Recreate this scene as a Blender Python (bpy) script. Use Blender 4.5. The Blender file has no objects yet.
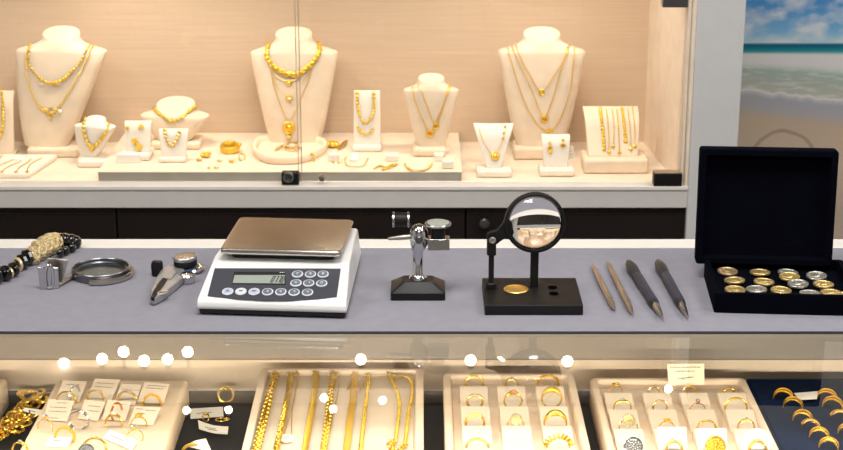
import bpy, bmesh, math, random
from math import sin, cos, tan, pi, radians as R, sqrt, atan2
from mathutils import Vector, Matrix, Quaternion
from mathutils.bvhtree import BVHTree
random.seed(7)
SPOT, CTR, ROOM = .148, 13.5, 29.
SC = bpy.context.scene
COL = SC.collection

# ------------------------------------------------------------------ camera
F = 1650.0
PITCH = R(17.5)
CAM = Vector((0, 0, 1.74))
FW = Vector((0, cos(PITCH), -sin(PITCH)))
UP = Vector((0, sin(PITCH), cos(PITCH)))
RT = Vector((1, 0, 0))
def ray(px, py):
    return FW + RT * ((px - 421.5) / F) - UP * ((py - 225) / F)
def P(px, py, z):
    d = ray(px, py)
    return CAM + d * ((z - CAM.z) / d.z)
def PY(px, py, Y):
    d = ray(px, py)
    return CAM + d * (Y / d.y)
def PXM(px, py, z):            # metres per picture pixel at that spot
    return (P(px, py, z) - CAM).dot(FW) / F
cd = bpy.data.cameras.new('camera')
cam = bpy.data.objects.new('camera', cd)
COL.objects.link(cam)
cam.location = CAM
cam.rotation_euler = (pi / 2 - PITCH, 0, 0)
cd.sensor_width = 36
cd.lens = 36 * F / 843
cd.clip_start = 0.05
cd.dof.use_dof = True
cd.dof.focus_distance = 2.16
cd.dof.aperture_fstop = 13
SC.camera = cam
SC.view_settings.view_transform = 'Standard'
SC.view_settings.look = 'None'
SC.view_settings.gamma = 1
SC.view_settings.exposure = 0.0

# ------------------------------------------------------------------ materials
def s2l(c):
    return tuple((x / 255 / 12.92) if x / 255 <= 0.04045 else ((x / 255 + 0.055) / 1.055) ** 2.4 for x in c)
def mat(name, col, rough=.5, metal=0., spec=.5, bump=0., bscale=200., var=0.06, vscale=30., sheen=0., coat=0., emit=None, trans=0., ior=1.5, aniso=0.):
    m = bpy.data.materials.new(name)
    m.use_nodes = True
    nt = m.node_tree
    b = nt.nodes['Principled BSDF']
    c = s2l(col) + (1,)
    b.inputs['Base Color'].default_value = c
    b.inputs['Roughness'].default_value = rough
    b.inputs['Metallic'].default_value = metal
    b.inputs['Specular IOR Level'].default_value = spec
    b.inputs['IOR'].default_value = ior
    if trans:
        b.inputs['Transmission Weight'].default_value = trans
    if sheen:
        b.inputs['Sheen Weight'].default_value = sheen
    if coat:
        b.inputs['Coat Weight'].default_value = coat
        b.inputs['Coat Roughness'].default_value = .08
    tc = nt.nodes.new('ShaderNodeTexCoord')
    if var:
        n = nt.nodes.new('ShaderNodeTexNoise')
        n.inputs['Scale'].default_value = vscale
        n.inputs['Detail'].default_value = 3
        nt.links.new(tc.outputs['Object'], n.inputs['Vector'])
        r = nt.nodes.new('ShaderNodeValToRGB')
        lo = tuple(x * (1 - var) for x in c[:3]) + (1,)
        hi = tuple(min(1, x * (1 + var)) for x in c[:3]) + (1,)
        r.color_ramp.elements[0].color = lo
        r.color_ramp.elements[0].position = .3
        r.color_ramp.elements[1].color = hi
        r.color_ramp.elements[1].position = .7
        nt.links.new(n.outputs['Fac'], r.inputs['Fac'])
        nt.links.new(r.outputs['Color'], b.inputs['Base Color'])
    if bump:
        n2 = nt.nodes.new('ShaderNodeTexNoise')
        n2.inputs['Scale'].default_value = bscale
        n2.inputs['Detail'].default_value = 2
        nt.links.new(tc.outputs['Object'], n2.inputs['Vector'])
        bp = nt.nodes.new('ShaderNodeBump')
        bp.inputs['Strength'].default_value = bump
        bp.inputs['Distance'].default_value = .002
        nt.links.new(n2.outputs['Fac'], bp.inputs['Height'])
        nt.links.new(bp.outputs['Normal'], b.inputs['Normal'])
    if emit:
        b.inputs['Emission Color'].default_value = s2l(emit[0]) + (1,)
        b.inputs['Emission Strength'].default_value = emit[1]
    return m
def pane_mat(name, tint, r0=.04, power=5.0, gain=.96, top_only=False):
    """sheet of clear glass: what shows through it and what it mirrors, by angle"""
    m = bpy.data.materials.new(name)
    m.use_nodes = True
    nt = m.node_tree
    nt.nodes.clear()
    out = nt.nodes.new('ShaderNodeOutputMaterial')
    mix = nt.nodes.new('ShaderNodeMixShader')
    tr = nt.nodes.new('ShaderNodeBsdfTransparent')
    tr.inputs['Color'].default_value = tint + (1,)
    gl = nt.nodes.new('ShaderNodeBsdfGlossy')
    gl.inputs['Roughness'].default_value = 0.0
    lw = nt.nodes.new('ShaderNodeLayerWeight')
    lw.inputs['Blend'].default_value = .5
    pw = nt.nodes.new('ShaderNodeMath'); pw.operation = 'POWER'; pw.inputs[1].default_value = power
    ma = nt.nodes.new('ShaderNodeMath'); ma.operation = 'MULTIPLY_ADD'
    ma.inputs[1].default_value = gain; ma.inputs[2].default_value = r0
    nt.links.new(lw.outputs['Facing'], pw.inputs[0])
    nt.links.new(pw.outputs[0], ma.inputs[0])
    if top_only:            # one mirror image, from the upper face of the sheet
        ge = nt.nodes.new('ShaderNodeNewGeometry'); sx = nt.nodes.new('ShaderNodeSeparateXYZ')
        nt.links.new(ge.outputs['True Normal'], sx.inputs[0])
        ab = nt.nodes.new('ShaderNodeMath'); ab.operation = 'GREATER_THAN'; ab.inputs[1].default_value = .5
        nt.links.new(sx.outputs['Z'], ab.inputs[0])
        mu = nt.nodes.new('ShaderNodeMath'); mu.operation = 'MULTIPLY'
        fr = nt.nodes.new('ShaderNodeMath'); fr.operation = 'SUBTRACT'; fr.use_clamp = True
        nt.links.new(ab.outputs[0], fr.inputs[0]); nt.links.new(ge.outputs['Backfacing'], fr.inputs[1])
        nt.links.new(ma.outputs[0], mu.inputs[0]); nt.links.new(fr.outputs[0], mu.inputs[1])
        nt.links.new(mu.outputs[0], mix.inputs['Fac'])
    else:
        nt.links.new(ma.outputs[0], mix.inputs['Fac'])
    nt.links.new(tr.outputs[0], mix.inputs[1])
    nt.links.new(gl.outputs[0], mix.inputs[2])
    nt.links.new(mix.outputs[0], out.inputs['Surface'])
    return m

M = {}
M['linen'] = mat('cream_linen', (232, 212, 186), .85, bump=.25, bscale=900, sheen=.15)
M['leather'] = mat('cream_leatherette', (238, 217, 190), .55, bump=.12, bscale=700)
M['white_leather'] = mat('pale_leatherette', (240, 230, 214), .55, bump=.1, bscale=700)
M['case_board'] = mat('case_board', (232, 216, 194), .6, bump=.05)
M['case_side'] = mat('case_side', (236, 220, 200), .6)
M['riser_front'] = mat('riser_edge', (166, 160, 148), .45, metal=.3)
M['grey_paint'] = mat('grey_lacquer', (200, 201, 202), .45, var=.02)
M['grey_band'] = mat('grey_band', (204, 201, 199), .4, var=.02)
M['white_rail'] = mat('white_rail', (225, 221, 214), .45, var=.02)
M['dark_wood'] = mat('dark_drawer', (26, 19, 16), .5, spec=.3, var=.15, vscale=12)
M['seam'] = mat('black_gap', (6, 5, 5), .9, spec=0., var=.05)
M['gold'] = mat('gold', (255, 212, 88), .26, metal=1., var=.05)
M['gold_pale'] = mat('pale_gold', (250, 222, 150), .24, metal=1., var=.05)
M['gold_fine'] = mat('gold_textured', (255, 210, 84), .32, metal=1., bump=.5, bscale=900, var=.12, vscale=500)
M['rose'] = mat('copper_gold', (226, 168, 104), .25, metal=1., var=.05)
M['white_gold'] = mat('white_gold', (206, 202, 196), .2, metal=1., var=.05)
M['diamond'] = mat('diamond', (200, 204, 210), .05, metal=.5, spec=1., var=.6, vscale=700, coat=1.)
M['amber'] = mat('amber_stone', (196, 120, 40), .15, coat=1.)
M['pearl'] = mat('pearl', (244, 236, 222), .25, coat=.6)
M['card'] = mat('white_card', (242, 238, 228), .7, var=.02)
M['card_cream'] = mat('cream_card', (242, 225, 200), .7, var=.02)
M['ink'] = mat('ink', (92, 84, 78), .8, var=.05)
M['black_cloth'] = mat('black_cloth', (13, 13, 15), .75, bump=.2, bscale=800, var=.1)
M['navy'] = mat('navy_velvet', (12, 30, 60), .9, spec=.1, bump=.3, bscale=900, var=.2)
M['navy_dark'] = mat('midnight_velvet', (5, 6, 15), .95, spec=.04, bump=.3, bscale=900, var=.2)
M['mat'] = mat('grey_felt', (138, 137, 146), .9, spec=.2, bump=.2, bscale=900, var=.04, vscale=60)
M['mat_edge_shade'] = mat('mat_edge_shade', (60, 62, 70), .8)
M['panel_grey'] = mat('upper_back_panel', (152, 147, 140), .5, var=.03)
M['chrome'] = mat('chrome', (205, 205, 207), .12, metal=1., var=.03)
M['plate_steel'] = mat('plate_steel', (200, 193, 184), .24, metal=1., bump=.04, bscale=400, var=.05)
M['chain_gold'] = mat('chain_gold', (255, 206, 92), .5, metal=.9, var=.05)
M['cushion'] = mat('cushion_linen', (236, 212, 180), .85, bump=.2, bscale=900)
M['steel'] = mat('brushed_steel', (190, 184, 176), .28, metal=1., bump=.05, bscale=400, var=.06)
M['tool_steel'] = mat('tool_steel', (168, 168, 172), .32, metal=.6, var=.05)
M['steel_dark'] = mat('dark_steel', (120, 122, 126), .3, metal=1., var=.05)
M['black_gloss'] = mat('black_lacquer', (12, 12, 13), .4, spec=.35, var=.05)
M['black_satin'] = mat('black_satin', (15, 14, 15), .5, spec=.3, var=.08)
M['rubber'] = mat('rubber', (18, 18, 18), .75, var=.1)
M['brass'] = mat('brass', (246, 208, 120), .42, metal=1., var=.08)
M['scale_white'] = mat('white_plastic', (228, 228, 226), .35, var=.01)
M['panel_dark'] = mat('keypad_grey', (62, 64, 72), .45, var=.04)
M['lcd'] = mat('lcd_green', (150, 158, 148), .25, var=.04)
M['lcd_ink'] = mat('lcd_segment', (44, 52, 46), .5, var=.02)
M['key_ring'] = mat('key_rim', (206, 210, 216), .45, var=.02)
M['key_grey'] = mat('key_grey', (104, 112, 124), .45, var=.03)
M['key_pale'] = mat('key_pale', (176, 184, 202), .45, var=.03)
M['lens'] = mat('lens_glass', (255, 255, 255), .0, trans=1., ior=1.5, var=0)
M['bronze_tool'] = mat('bronze_tool', (204, 190, 172), .3, metal=1., var=.08)
M['slate'] = mat('slate_handle', (46, 48, 62), .45, var=.1)
M['slate_dark'] = mat('slate_blade', (54, 54, 60), .38, metal=.5, var=.1)
M['jet'] = mat('jet_bead', (10, 10, 11), .12, var=.05, coat=.5)
M['blue_glass'] = mat('blue_glass', (120, 140, 180), .1, metal=.5)
M['bead_gold'] = mat('bead_gold', (246, 224, 176), .34, metal=.7, var=.08)
M['coin_gold'] = mat('coin_gold', (240, 206, 138), .34, metal=.8, bump=.5, bscale=420, var=.25, vscale=260)
M['coin_bronze'] = mat('coin_bronze', (228, 196, 150), .36, metal=.8, bump=.5, bscale=420, var=.2, vscale=260)
M['coin_silver'] = mat('coin_silver', (200, 196, 184), .34, metal=.8, bump=.5, bscale=420, var=.3, vscale=260)
M['glass'] = pane_mat('counter_glass', (.985, .992, .985), .04, 5.0, 1.7, True)
M['glass_case'] = pane_mat('case_glass', (.99, .99, .985), .02, 5.0, .9)
M['glass_small'] = pane_mat('clear_glass', (.84, .935, .925), .07, 3.0, .7)
M['pane_edge'] = mat('pane_edge', (176, 168, 148), .3)
M['room'] = mat('room_paint', (196, 192, 186), .7, var=.02)
M['fascia'] = mat('fascia', (66, 62, 58), .6, var=.02)
M['floor'] = mat('floor_tile', (120, 112, 104), .4, var=.1, vscale=4)
M['lamp'] = mat('lamp_glow', (255, 240, 215), .5, emit=((255, 240, 215), 30.), var=0)
M['panel_lamp'] = mat('ceiling_glow', (255, 252, 246), .5, emit=((255, 250, 242), 3.), var=0)

# ------------------------------------------------------------------ mesh helper
WM = {}
class MB:
    def __init__(s):
        s.v = []; s.f = []
    def add(s, vs, fs, T=None):
        n = len(s.v)
        s.v += [(T @ Vector(v)) if T is not None else Vector(v) for v in vs]
        s.f += [tuple(i + n for i in f) for f in fs]
        return s
    def box(s, lo, hi, T=None):
        (a, b, c), (d, e, f) = lo, hi
        return s.add([(a, b, c), (d, b, c), (d, e, c), (a, e, c), (a, b, f), (d, b, f), (d, e, f), (a, e, f)],
                     [(0, 3, 2, 1), (4, 5, 6, 7), (0, 1, 5, 4), (1, 2, 6, 5), (2, 3, 7, 6), (3, 0, 4, 7)], T)
    def loft(s, rings, T=None, cap0=True, cap1=True, closed=False):
        n = len(rings[0]); vs = [p for r in rings for p in r]; fs = []
        m = len(rings)
        for k in range(m if closed else m - 1):
            a = k * n; b = ((k + 1) % m) * n
            for i in range(n):
                j = (i + 1) % n
                fs.append((a + i, a + j, b + j, b + i))
        if not closed:
            if cap0: fs.append(tuple(reversed(range(n))))
            if cap1: fs.append(tuple(range((m - 1) * n, m * n)))
        return s.add(vs, fs, T)
    def lathe(s, prof, T=None, seg=24, sx=1., sy=1.):
        rings = [[(r * cos(2 * pi * i / seg) * sx, r * sin(2 * pi * i / seg) * sy, z) for i in range(seg)] for r, z in prof]
        return s.loft(rings, T)
    def cyl(s, r, z0, z1, T=None, seg=24):
        return s.lathe([(r, z0), (r, z1)], T, seg)
    def ball(s, c, r, seg=10, rg=6, T=None):
        if not hasattr(r, '__len__'): r = (r, r, r)
        rings = []
        for k in range(1, rg):
            a = -pi / 2 + pi * k / rg
            rings.append([(c[0] + r[0] * cos(a) * cos(2 * pi * i / seg), c[1] + r[1] * cos(a) * sin(2 * pi * i / seg), c[2] + r[2] * sin(a)) for i in range(seg)])
        n = len(s.v)
        s.loft(rings, T, False, False)
        lo = (c[0], c[1], c[2] - r[2]); hi = (c[0], c[1], c[2] + r[2])
        b = len(s.v)
        s.v += [(T @ Vector(x)) if T is not None else Vector(x) for x in (lo, hi)]
        L = n + (rg - 2) * seg
        for i in range(seg):
            j = (i + 1) % seg
            s.f.append((b, n + j, n + i)); s.f.append((b + 1, L + i, L + j))
        return s
    def torus(s, Rr, r, T=None, seg=24, ms=8, sx=1., sy=1., rz=None):
        rz = rz or r
        rings = []
        for k in range(seg):
            a = 2 * pi * k / seg
            rings.append([((Rr + r * cos(2 * pi * q / ms)) * cos(a) * sx, (Rr + r * cos(2 * pi * q / ms)) * sin(a) * sy, rz * sin(2 * pi * q / ms)) for q in range(ms)])
        return s.loft(rings, T, closed=True)
    def tube(s, pts, r, seg=8, closed=False, cap=True, flat=1., upv=None):
        pts = [Vector(p) for p in pts]; n = len(pts)
        rr = r if hasattr(r, '__len__') else [r] * n
        rings = []; prev = None
        for i in range(n):
            if closed: t = pts[(i + 1) % n] - pts[i - 1]
            else: t = pts[min(i + 1, n - 1)] - pts[max(i - 1, 0)]
            t = t.normalized() if t.length > 1e-9 else Vector((0, 0, 1))
            if prev is None:
                u = Vector(upv) if upv else (Vector((0, 0, 1)) if abs(t.z) < .9 else Vector((1, 0, 0)))
            else: u = prev
            if upv: u = Vector(upv)
            u = (u - t * u.dot(t))
            u = u.normalized() if u.length > 1e-9 else t.orthogonal().normalized()
            w = t.cross(u); prev = u
            rings.append([pts[i] + w * (rr[i] * cos(2 * pi * q / seg)) + u * (rr[i] * flat * sin(2 * pi * q / seg)) for q in range(seg)])
        return s.loft(rings, None, cap, cap, closed)
    def prism(s, poly, z0, z1, T=None):
        return s.loft([[(x, y, z0) for x, y in poly], [(x, y, z1) for x, y in poly]], T)
    def bvh(s):
        return BVHTree.FromPolygons([tuple(v) for v in s.v], s.f)
    def build(s, name, material, parent=None, world=False, bevel=0., bseg=2, angle=40, sub=0):
        me = bpy.data.meshes.new(name)
        vs = s.v
        if parent is not None and world:
            inv = WM[parent].inverted()
            vs = [inv @ v for v in vs]
        me.from_pydata([tuple(v) for v in vs], [], s.f)
        bm = bmesh.new(); bm.from_mesh(me)
        bmesh.ops.recalc_face_normals(bm, faces=bm.faces)
        bm.to_mesh(me); bm.free()
        me.polygons.foreach_set('use_smooth', [True] * len(me.polygons))
        me.set_sharp_from_angle(angle=R(angle))
        me.materials.append(material)
        o = bpy.data.objects.new(name, me)
        COL.objects.link(o)
        if parent is not None:
            o.parent = parent
            WM[o] = WM[parent]
        else:
            WM[o] = Matrix.Identity(4)
        if bevel:
            b = o.modifiers.new('bevel', 'BEVEL'); b.width = bevel; b.segments = bseg; b.limit_method = 'ANGLE'; b.angle_limit = R(35)
        if sub:
            b = o.modifiers.new('sub', 'SUBSURF'); b.levels = sub; b.render_levels = sub
        return o
def thing(name, label, cat, loc=(0, 0, 0), rz=0., group=None):
    o = bpy.data.objects.new(name, None)
    COL.objects.link(o)
    o.empty_display_size = .02
    o.location = loc; o.rotation_euler = (0, 0, rz)
    o['label'] = label; o['category'] = cat
    if group: o['group'] = group
    WM[o] = Matrix.Translation(Vector(loc)) @ Matrix.Rotation(rz, 4, 'Z')
    return o
def tag(o, label, cat, group=None):
    o['label'] = label; o['category'] = cat
    if group: o['group'] = group
    # origin to the middle of the mesh base
    vs = [v.co for v in o.data.vertices]
    c = Vector((sum(v.x for v in vs) / len(vs), sum(v.y for v in vs) / len(vs), min(v.z for v in vs)))
    o.data.transform(Matrix.Translation(-c)); o.location = c
    WM[o] = Matrix.Translation(c)
    return o
def struct(o):
    o['kind'] = 'structure'; return o
def crm(pts, n=8, closed=False):
    pts = [Vector(p) for p in pts]; out = []; m = len(pts)
    for i in range(m if closed else m - 1):
        if closed: a, b, c, d = pts[i - 1], pts[i], pts[(i + 1) % m], pts[(i + 2) % m]
        else: a, b, c, d = pts[max(i - 1, 0)], pts[i], pts[i + 1], pts[min(i + 2, m - 1)]
        for k in range(n):
            t = k / n
            out.append(.5 * (2 * b + (c - a) * t + (2 * a - 5 * b + 4 * c - d) * t * t + (3 * b - a - 3 * c + d) * t ** 3))
    if not closed: out.append(pts[-1])
    return out
def resample(pts, step):
    out = [pts[0]]; acc = 0.
    for a, b in zip(pts, pts[1:]):
        L = (b - a).length
        while acc + L >= step and L > 1e-9:
            f = (step - acc) / L
            a = a + (b - a) * f
            out.append(a); L = (b - a).length; acc = 0.
        acc += L
    return out
def frame(p, t, n):
    """matrix with x along t, z along n, at p"""
    t = t.normalized(); n = (n - t * n.dot(t)).normalized(); b = n.cross(t)
    return Matrix.Translation(p) @ Matrix((t, b, n)).transposed().to_4x4()
def zto(p, d):
    d = Vector(d).normalized()
    return Matrix.Translation(p) @ Vector((0, 0, 1)).rotation_difference(d).to_matrix().to_4x4()
def rrect(hx, hy, r, n=4, z=0., cx=0., cy=0.):
    pts = []
    for qx, qy, a0 in ((1, 1, 0), (-1, 1, 90), (-1, -1, 180), (1, -1, 270)):
        for k in range(n + 1):
            a = R(a0 + 90 * k / n)
            pts.append((cx + qx * (hx - r) + r * cos(a), cy + qy * (hy - r) + r * sin(a), z))
    return pts

# ------------------------------------------------------------------ the room
ZM = 1.0        # counter mat top
def S(name, lo, hi, m, bevel=0.):
    return struct(MB().box(lo, hi).build(name, m, bevel=bevel))
S('floor', (-2.7, -2.1, -.05), (2.7, 4.0, 0), M['floor'])
S('ceiling', (-2.7, -2.1, 2.8), (2.7, 4.0, 2.85), M['room'])
S('wall_back', (-2.7, 3.9, 0), (2.7, 4.0, 2.8), M['room'])
S('wall_left', (-2.7, -2.1, 0), (-2.6, 3.9, 2.8), M['room'])
S('wall_right', (2.6, -2.1, 0), (2.7, 3.9, 2.8), M['room'])
S('wall_front', (-2.6, -2.1, 0), (2.6, -2.0, 2.8), M['room'])

# beach mural on the back wall
def poster_mat():
    m = bpy.data.materials.new('beach_print'); m.use_nodes = True
    nt = m.node_tree; b = nt.nodes['Principled BSDF']; b.inputs['Roughness'].default_value = .5
    b.inputs['Specular IOR Level'].default_value = .2
    N = nt.nodes.new; L = nt.links.new
    uv = N('ShaderNodeTexCoord'); sp = N('ShaderNodeSeparateXYZ'); L(uv.outputs['UV'], sp.inputs[0])
    def math_(op, a, b_=None, c=None):
        n = N('ShaderNodeMath'); n.operation = op
        for i, x in enumerate((a, b_, c)):
            if x is None: continue
            if isinstance(x, (int, float)): n.inputs[i].default_value = x
            else: L(x, n.inputs[i])
        return n.outputs[0]
    def noise(sx, sy, det=4, scale=1.):
        mp = N('ShaderNodeMapping'); mp.inputs['Scale'].default_value = (sx, sy, 1)
        L(uv.outputs['UV'], mp.inputs[0])
        n = N('ShaderNodeTexNoise'); n.inputs['Scale'].default_value = scale; n.inputs['Detail'].default_value = det
        L(mp.outputs[0], n.inputs['Vector']); return n.outputs['Fac']
    # v in picture rows (0 = row 0, 1 = row 250), shore bends down towards +x
    v = sp.outputs['Y']; u = sp.outputs['X']
    rows = math_('MULTIPLY', v, 250.)
    wob = math_('MULTIPLY_ADD', noise(7, 4), 8., -4.)
    bend = math_('MULTIPLY', u, 12.)
    amt = math_('MULTIPLY', math_('SUBTRACT', rows, 50.), 1 / 38.)
    cl = N('ShaderNodeClamp'); L(amt, cl.inputs[0])
    rr = math_('SUBTRACT', rows, math_('MULTIPLY', math_('ADD', bend, wob), cl.outputs[0]))
    fac = math_('DIVIDE', rr, 250.)
    ramp = N('ShaderNodeValToRGB'); L(fac, ramp.inputs[0])
    stops = [(0, (62, 128, 186)), (30, (112, 164, 206)), (41, (160, 190, 214)), (42.4, (12, 78, 112)), (46, (16, 104, 126)), (50, (44, 140, 146)),
             (52, (205, 216, 214)), (54, (240, 242, 240)), (60, (238, 240, 238)), (63, (184, 192, 188)), (66, (150, 168, 160)), (76, (158, 166, 156)), (84, (170, 170, 160)), (86, (208, 206, 200)), (88, (178, 176, 176)),
             (92, (152, 154, 162)), (104, (160, 158, 160)), (108, (170, 158, 146)), (114, (178, 160, 140)), (150, (184, 166, 148)), (200, (168, 152, 138)), (250, (176, 160, 144))]
    while len(ramp.color_ramp.elements) < len(stops): ramp.color_ramp.elements.new(.5)
    for e, (p, c) in zip(ramp.color_ramp.elements, stops):
        e.position = p / 250; e.color = tuple(min(.9, q * 1.55) for q in s2l(c)) + (1,)
    # clouds
    cr = N('ShaderNodeValToRGB'); L(noise(3.2, 14, 6), cr.inputs[0])
    cr.color_ramp.elements[0].position = .42; cr.color_ramp.elements[1].position = .62
    sky = math_('LESS_THAN', rows, 41.)
    cfac = math_('MULTIPLY', math_('MULTIPLY', cr.outputs[0], sky), .75)
    mx = N('ShaderNodeMix'); mx.data_type = 'RGBA'
    L(cfac, mx.inputs['Factor']); L(ramp.outputs[0], mx.inputs['A']); mx.inputs['B'].default_value = (.95, .97, 1., 1)
    # foam streaks on the shallows
    fr = N('ShaderNodeValToRGB'); L(noise(5, 60, 5), fr.inputs[0])
    fr.color_ramp.elements[0].position = .5; fr.color_ramp.elements[1].position = .66
    a1 = math_('GREATER_THAN', rr, 52.); a2 = math_('LESS_THAN', rr, 86.)
    ff = math_('MULTIPLY', math_('MULTIPLY', fr.outputs[0], math_('MULTIPLY', a1, a2)), .55)
    m2 = N('ShaderNodeMix'); m2.data_type = 'RGBA'
    L(ff, m2.inputs['Factor']); L(mx.outputs['Result'], m2.inputs['A']); m2.inputs['B'].default_value = (.9, .92, .9, 1)
    # furrows in the sand: dark thin ring lines
    mp = N('ShaderNodeMapping'); mp.inputs['Location'].default_value = (-.46, -.62, 0); L(uv.outputs['UV'], mp.inputs[0])
    mp2 = N('ShaderNodeMapping'); mp2.inputs['Scale'].default_value = (1.9, 5.2, 1); L(mp.outputs[0], mp2.inputs[0])
    ln = N('ShaderNodeVectorMath'); ln.operation = 'LENGTH'; L(mp2.outputs[0], ln.inputs[0])
    dd = math_('ABSOLUTE', math_('SUBTRACT', math_('ADD', ln.outputs['Value'], math_('MULTIPLY', noise(6, 8), .12)), .62))
    line = math_('MULTIPLY', math_('LESS_THAN', dd, .035), math_('GREATER_THAN', rr, 118.))
    m3 = N('ShaderNodeMix'); m3.data_type = 'RGBA'
    L(math_('MULTIPLY', line, .45), m3.inputs['Factor']); L(m2.outputs['Result'], m3.inputs['A']); m3.inputs['B'].default_value = s2l((130, 112, 96)) + (1,)
    L(m3.outputs['Result'], b.inputs['Base Color'])
    return m
YP = 3.86
a = PY(700, -70, YP); b_ = PY(990, 262, YP)
me_lo = (a.x, YP, b_.z); me_hi = (b_.x, YP + .03, a.z)
pm = MB().box(me_lo, me_hi).build('mural_picture', M['white_rail'])
pr = MB()
pr.add([(me_lo[0] + .002, YP - .001, me_lo[2] + .002), (me_hi[0] - .002, YP - .001, me_lo[2] + .002), (me_hi[0] - .002, YP - .001, me_hi[2] - .002), (me_lo[0] + .002, YP - .001, me_hi[2] - .002)], [(0, 1, 2, 3)])
tag(pm, 'large photo mural of surf, sea and sand behind the open coin box', 'mural')
po = pr.build('print', poster_mat(), pm, world=True)
uvl = po.data.uv_layers.new(name='UVMap')
zr0 = PY(790, 0, YP).z; zr250 = PY(790, 250, YP).z
x0u = PY(738, 100, YP).x; x1u = PY(843, 100, YP).x
for lp in po.data.loops:
    w = po.data.vertices[lp.vertex_index].co + pm.location
    uvl.data[lp.index].uv = ((w.x - x0u) / (x1u - x0u), (zr0 - w.z) / (zr0 - zr250))

# ------------------------------------------------------------------ wall display case
ZS = .8925; ZR = .9125
case = thing('display_case', 'tall lit jewellery wall case with grey frame, beige back and dark drawers', 'display case', (0, 3.1, 0))
def part(name, lo, hi, m, parent, bevel=0.):
    return MB().box(lo, hi).build(name, M[m], parent, world=True, bevel=bevel)
XL = -1.5
XC0, XC1 = .490, .577           # grey post
def backwall():
    m = mat('woven_back', (212, 188, 160), .8, bump=.3, bscale=60, var=.0)
    nt = m.node_tree; b = nt.nodes['Principled BSDF']
    tc = nt.nodes.new('ShaderNodeTexCoord'); mp = nt.nodes.new('ShaderNodeMapping'); mp.inputs['Scale'].default_value = (4, 4, 160)
    n = nt.nodes.new('ShaderNodeTexNoise'); n.inputs['Scale'].default_value = 1.5; n.inputs['Detail'].default_value = 4
    r = nt.nodes.new('ShaderNodeValToRGB')
    r.color_ramp.elements[0].position = .3; r.color_ramp.elements[1].position = .7
    r.color_ramp.elements[0].color = s2l((199, 175, 148)) + (1,); r.color_ramp.elements[1].color = s2l((207, 183, 156)) + (1,)
    nt.links.new(tc.outputs['Object'], mp.inputs[0]); nt.links.new(mp.outputs[0], n.inputs['Vector'])
    nt.links.new(n.outputs['Fac'], r.inputs[0]); nt.links.new(r.outputs[0], b.inputs['Base Color'])
    return m
M['woven'] = backwall()
YB = 3.25
part('back_panel', (XL, YB, .85), (.50, YB + .02, 1.50), 'woven', case)
part('shelf', (XL, 2.952, ZS - .03), (.478, YB, ZS - .0004), 'case_board', case)
# side panel with a lip
sp_ = MB()
sp_.add([(.452, YB, ZS), (.474, 2.95, ZS), (.49, 2.95, ZS), (.49, YB, ZS), (.452, YB, 1.5), (.474, 2.95, 1.5), (.49, 2.95, 1.5), (.49, YB, 1.5)],
        [(0, 1, 2, 3), (4, 7, 6, 5), (0, 4, 5, 1), (1, 5, 6, 2), (2, 6, 7, 3), (3, 7, 4, 0)])
sp_.build('side_panel', M['case_side'], case, world=True)
part('edge_strip', (.4745, 2.918, ZS), (.4822, 2.951, 1.5), 'case_side', case, .002)
part('edge_strip', (.4824, 2.913, ZS), (.4898, 2.951, 1.5), 'case_side', case, .002)
part('case_ceiling', (XL, 2.92, 1.50), (.50, YB + .02, 1.53), 'case_board', case)
part('fascia', (XL, 2.90, 1.53), (XC1, YB + .02, 1.80), 'fascia', case)
part('bottom_rail', (XL, 2.915, .8535), (XC0, 2.952, ZS + .001), 'grey_band', case, .0015)
part('sill_strip', (XL, 2.912, ZS - .004), (XC0, 2.95, ZS + .0035), 'white_rail', case, .001)
part('frame_post', (XC0, 2.915, 0), (XC1, YB + .02, 1.80), 'grey_paint', case, .002)
part('carcass', (XL, 2.95, .06), (XC0, YB + .02, ZS - .03), 'seam', case)
part('plinth', (XL, 2.97, 0), (XC0, YB, .06), 'seam', case)
xs = [XL, PY(117, 222, 2.93).x, PY(465.5, 222, 2.93).x, PY(686, 222, 2.93).x]
for k in range(3):
    dr = part('drawer', (xs[k] + .0015, 2.926, .56), (xs[k + 1] - .0015, 2.95, .849), 'dark_wood', case, .002)
    for zz in ((.838, .840),):
        part('molding', (xs[k] + .008, 2.9245, zz[0]), (xs[k + 1] - .008, 2.926, zz[1]), 'dark_wood', dr)
    if k == 1:
        pass
    if k == 2:
        c = PY(484, 221, 2.926)
        T = zto(c, (0, -1, 0))
        kn = MB().lathe([(.0, 0), (.004, 0), (.004, .008), (.0095, .010), (.0105, .014), (.0095, .018), (.006, .0195), (0, .0195)], T, 20).build('knob', M['steel_dark'], dr, world=True)
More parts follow.
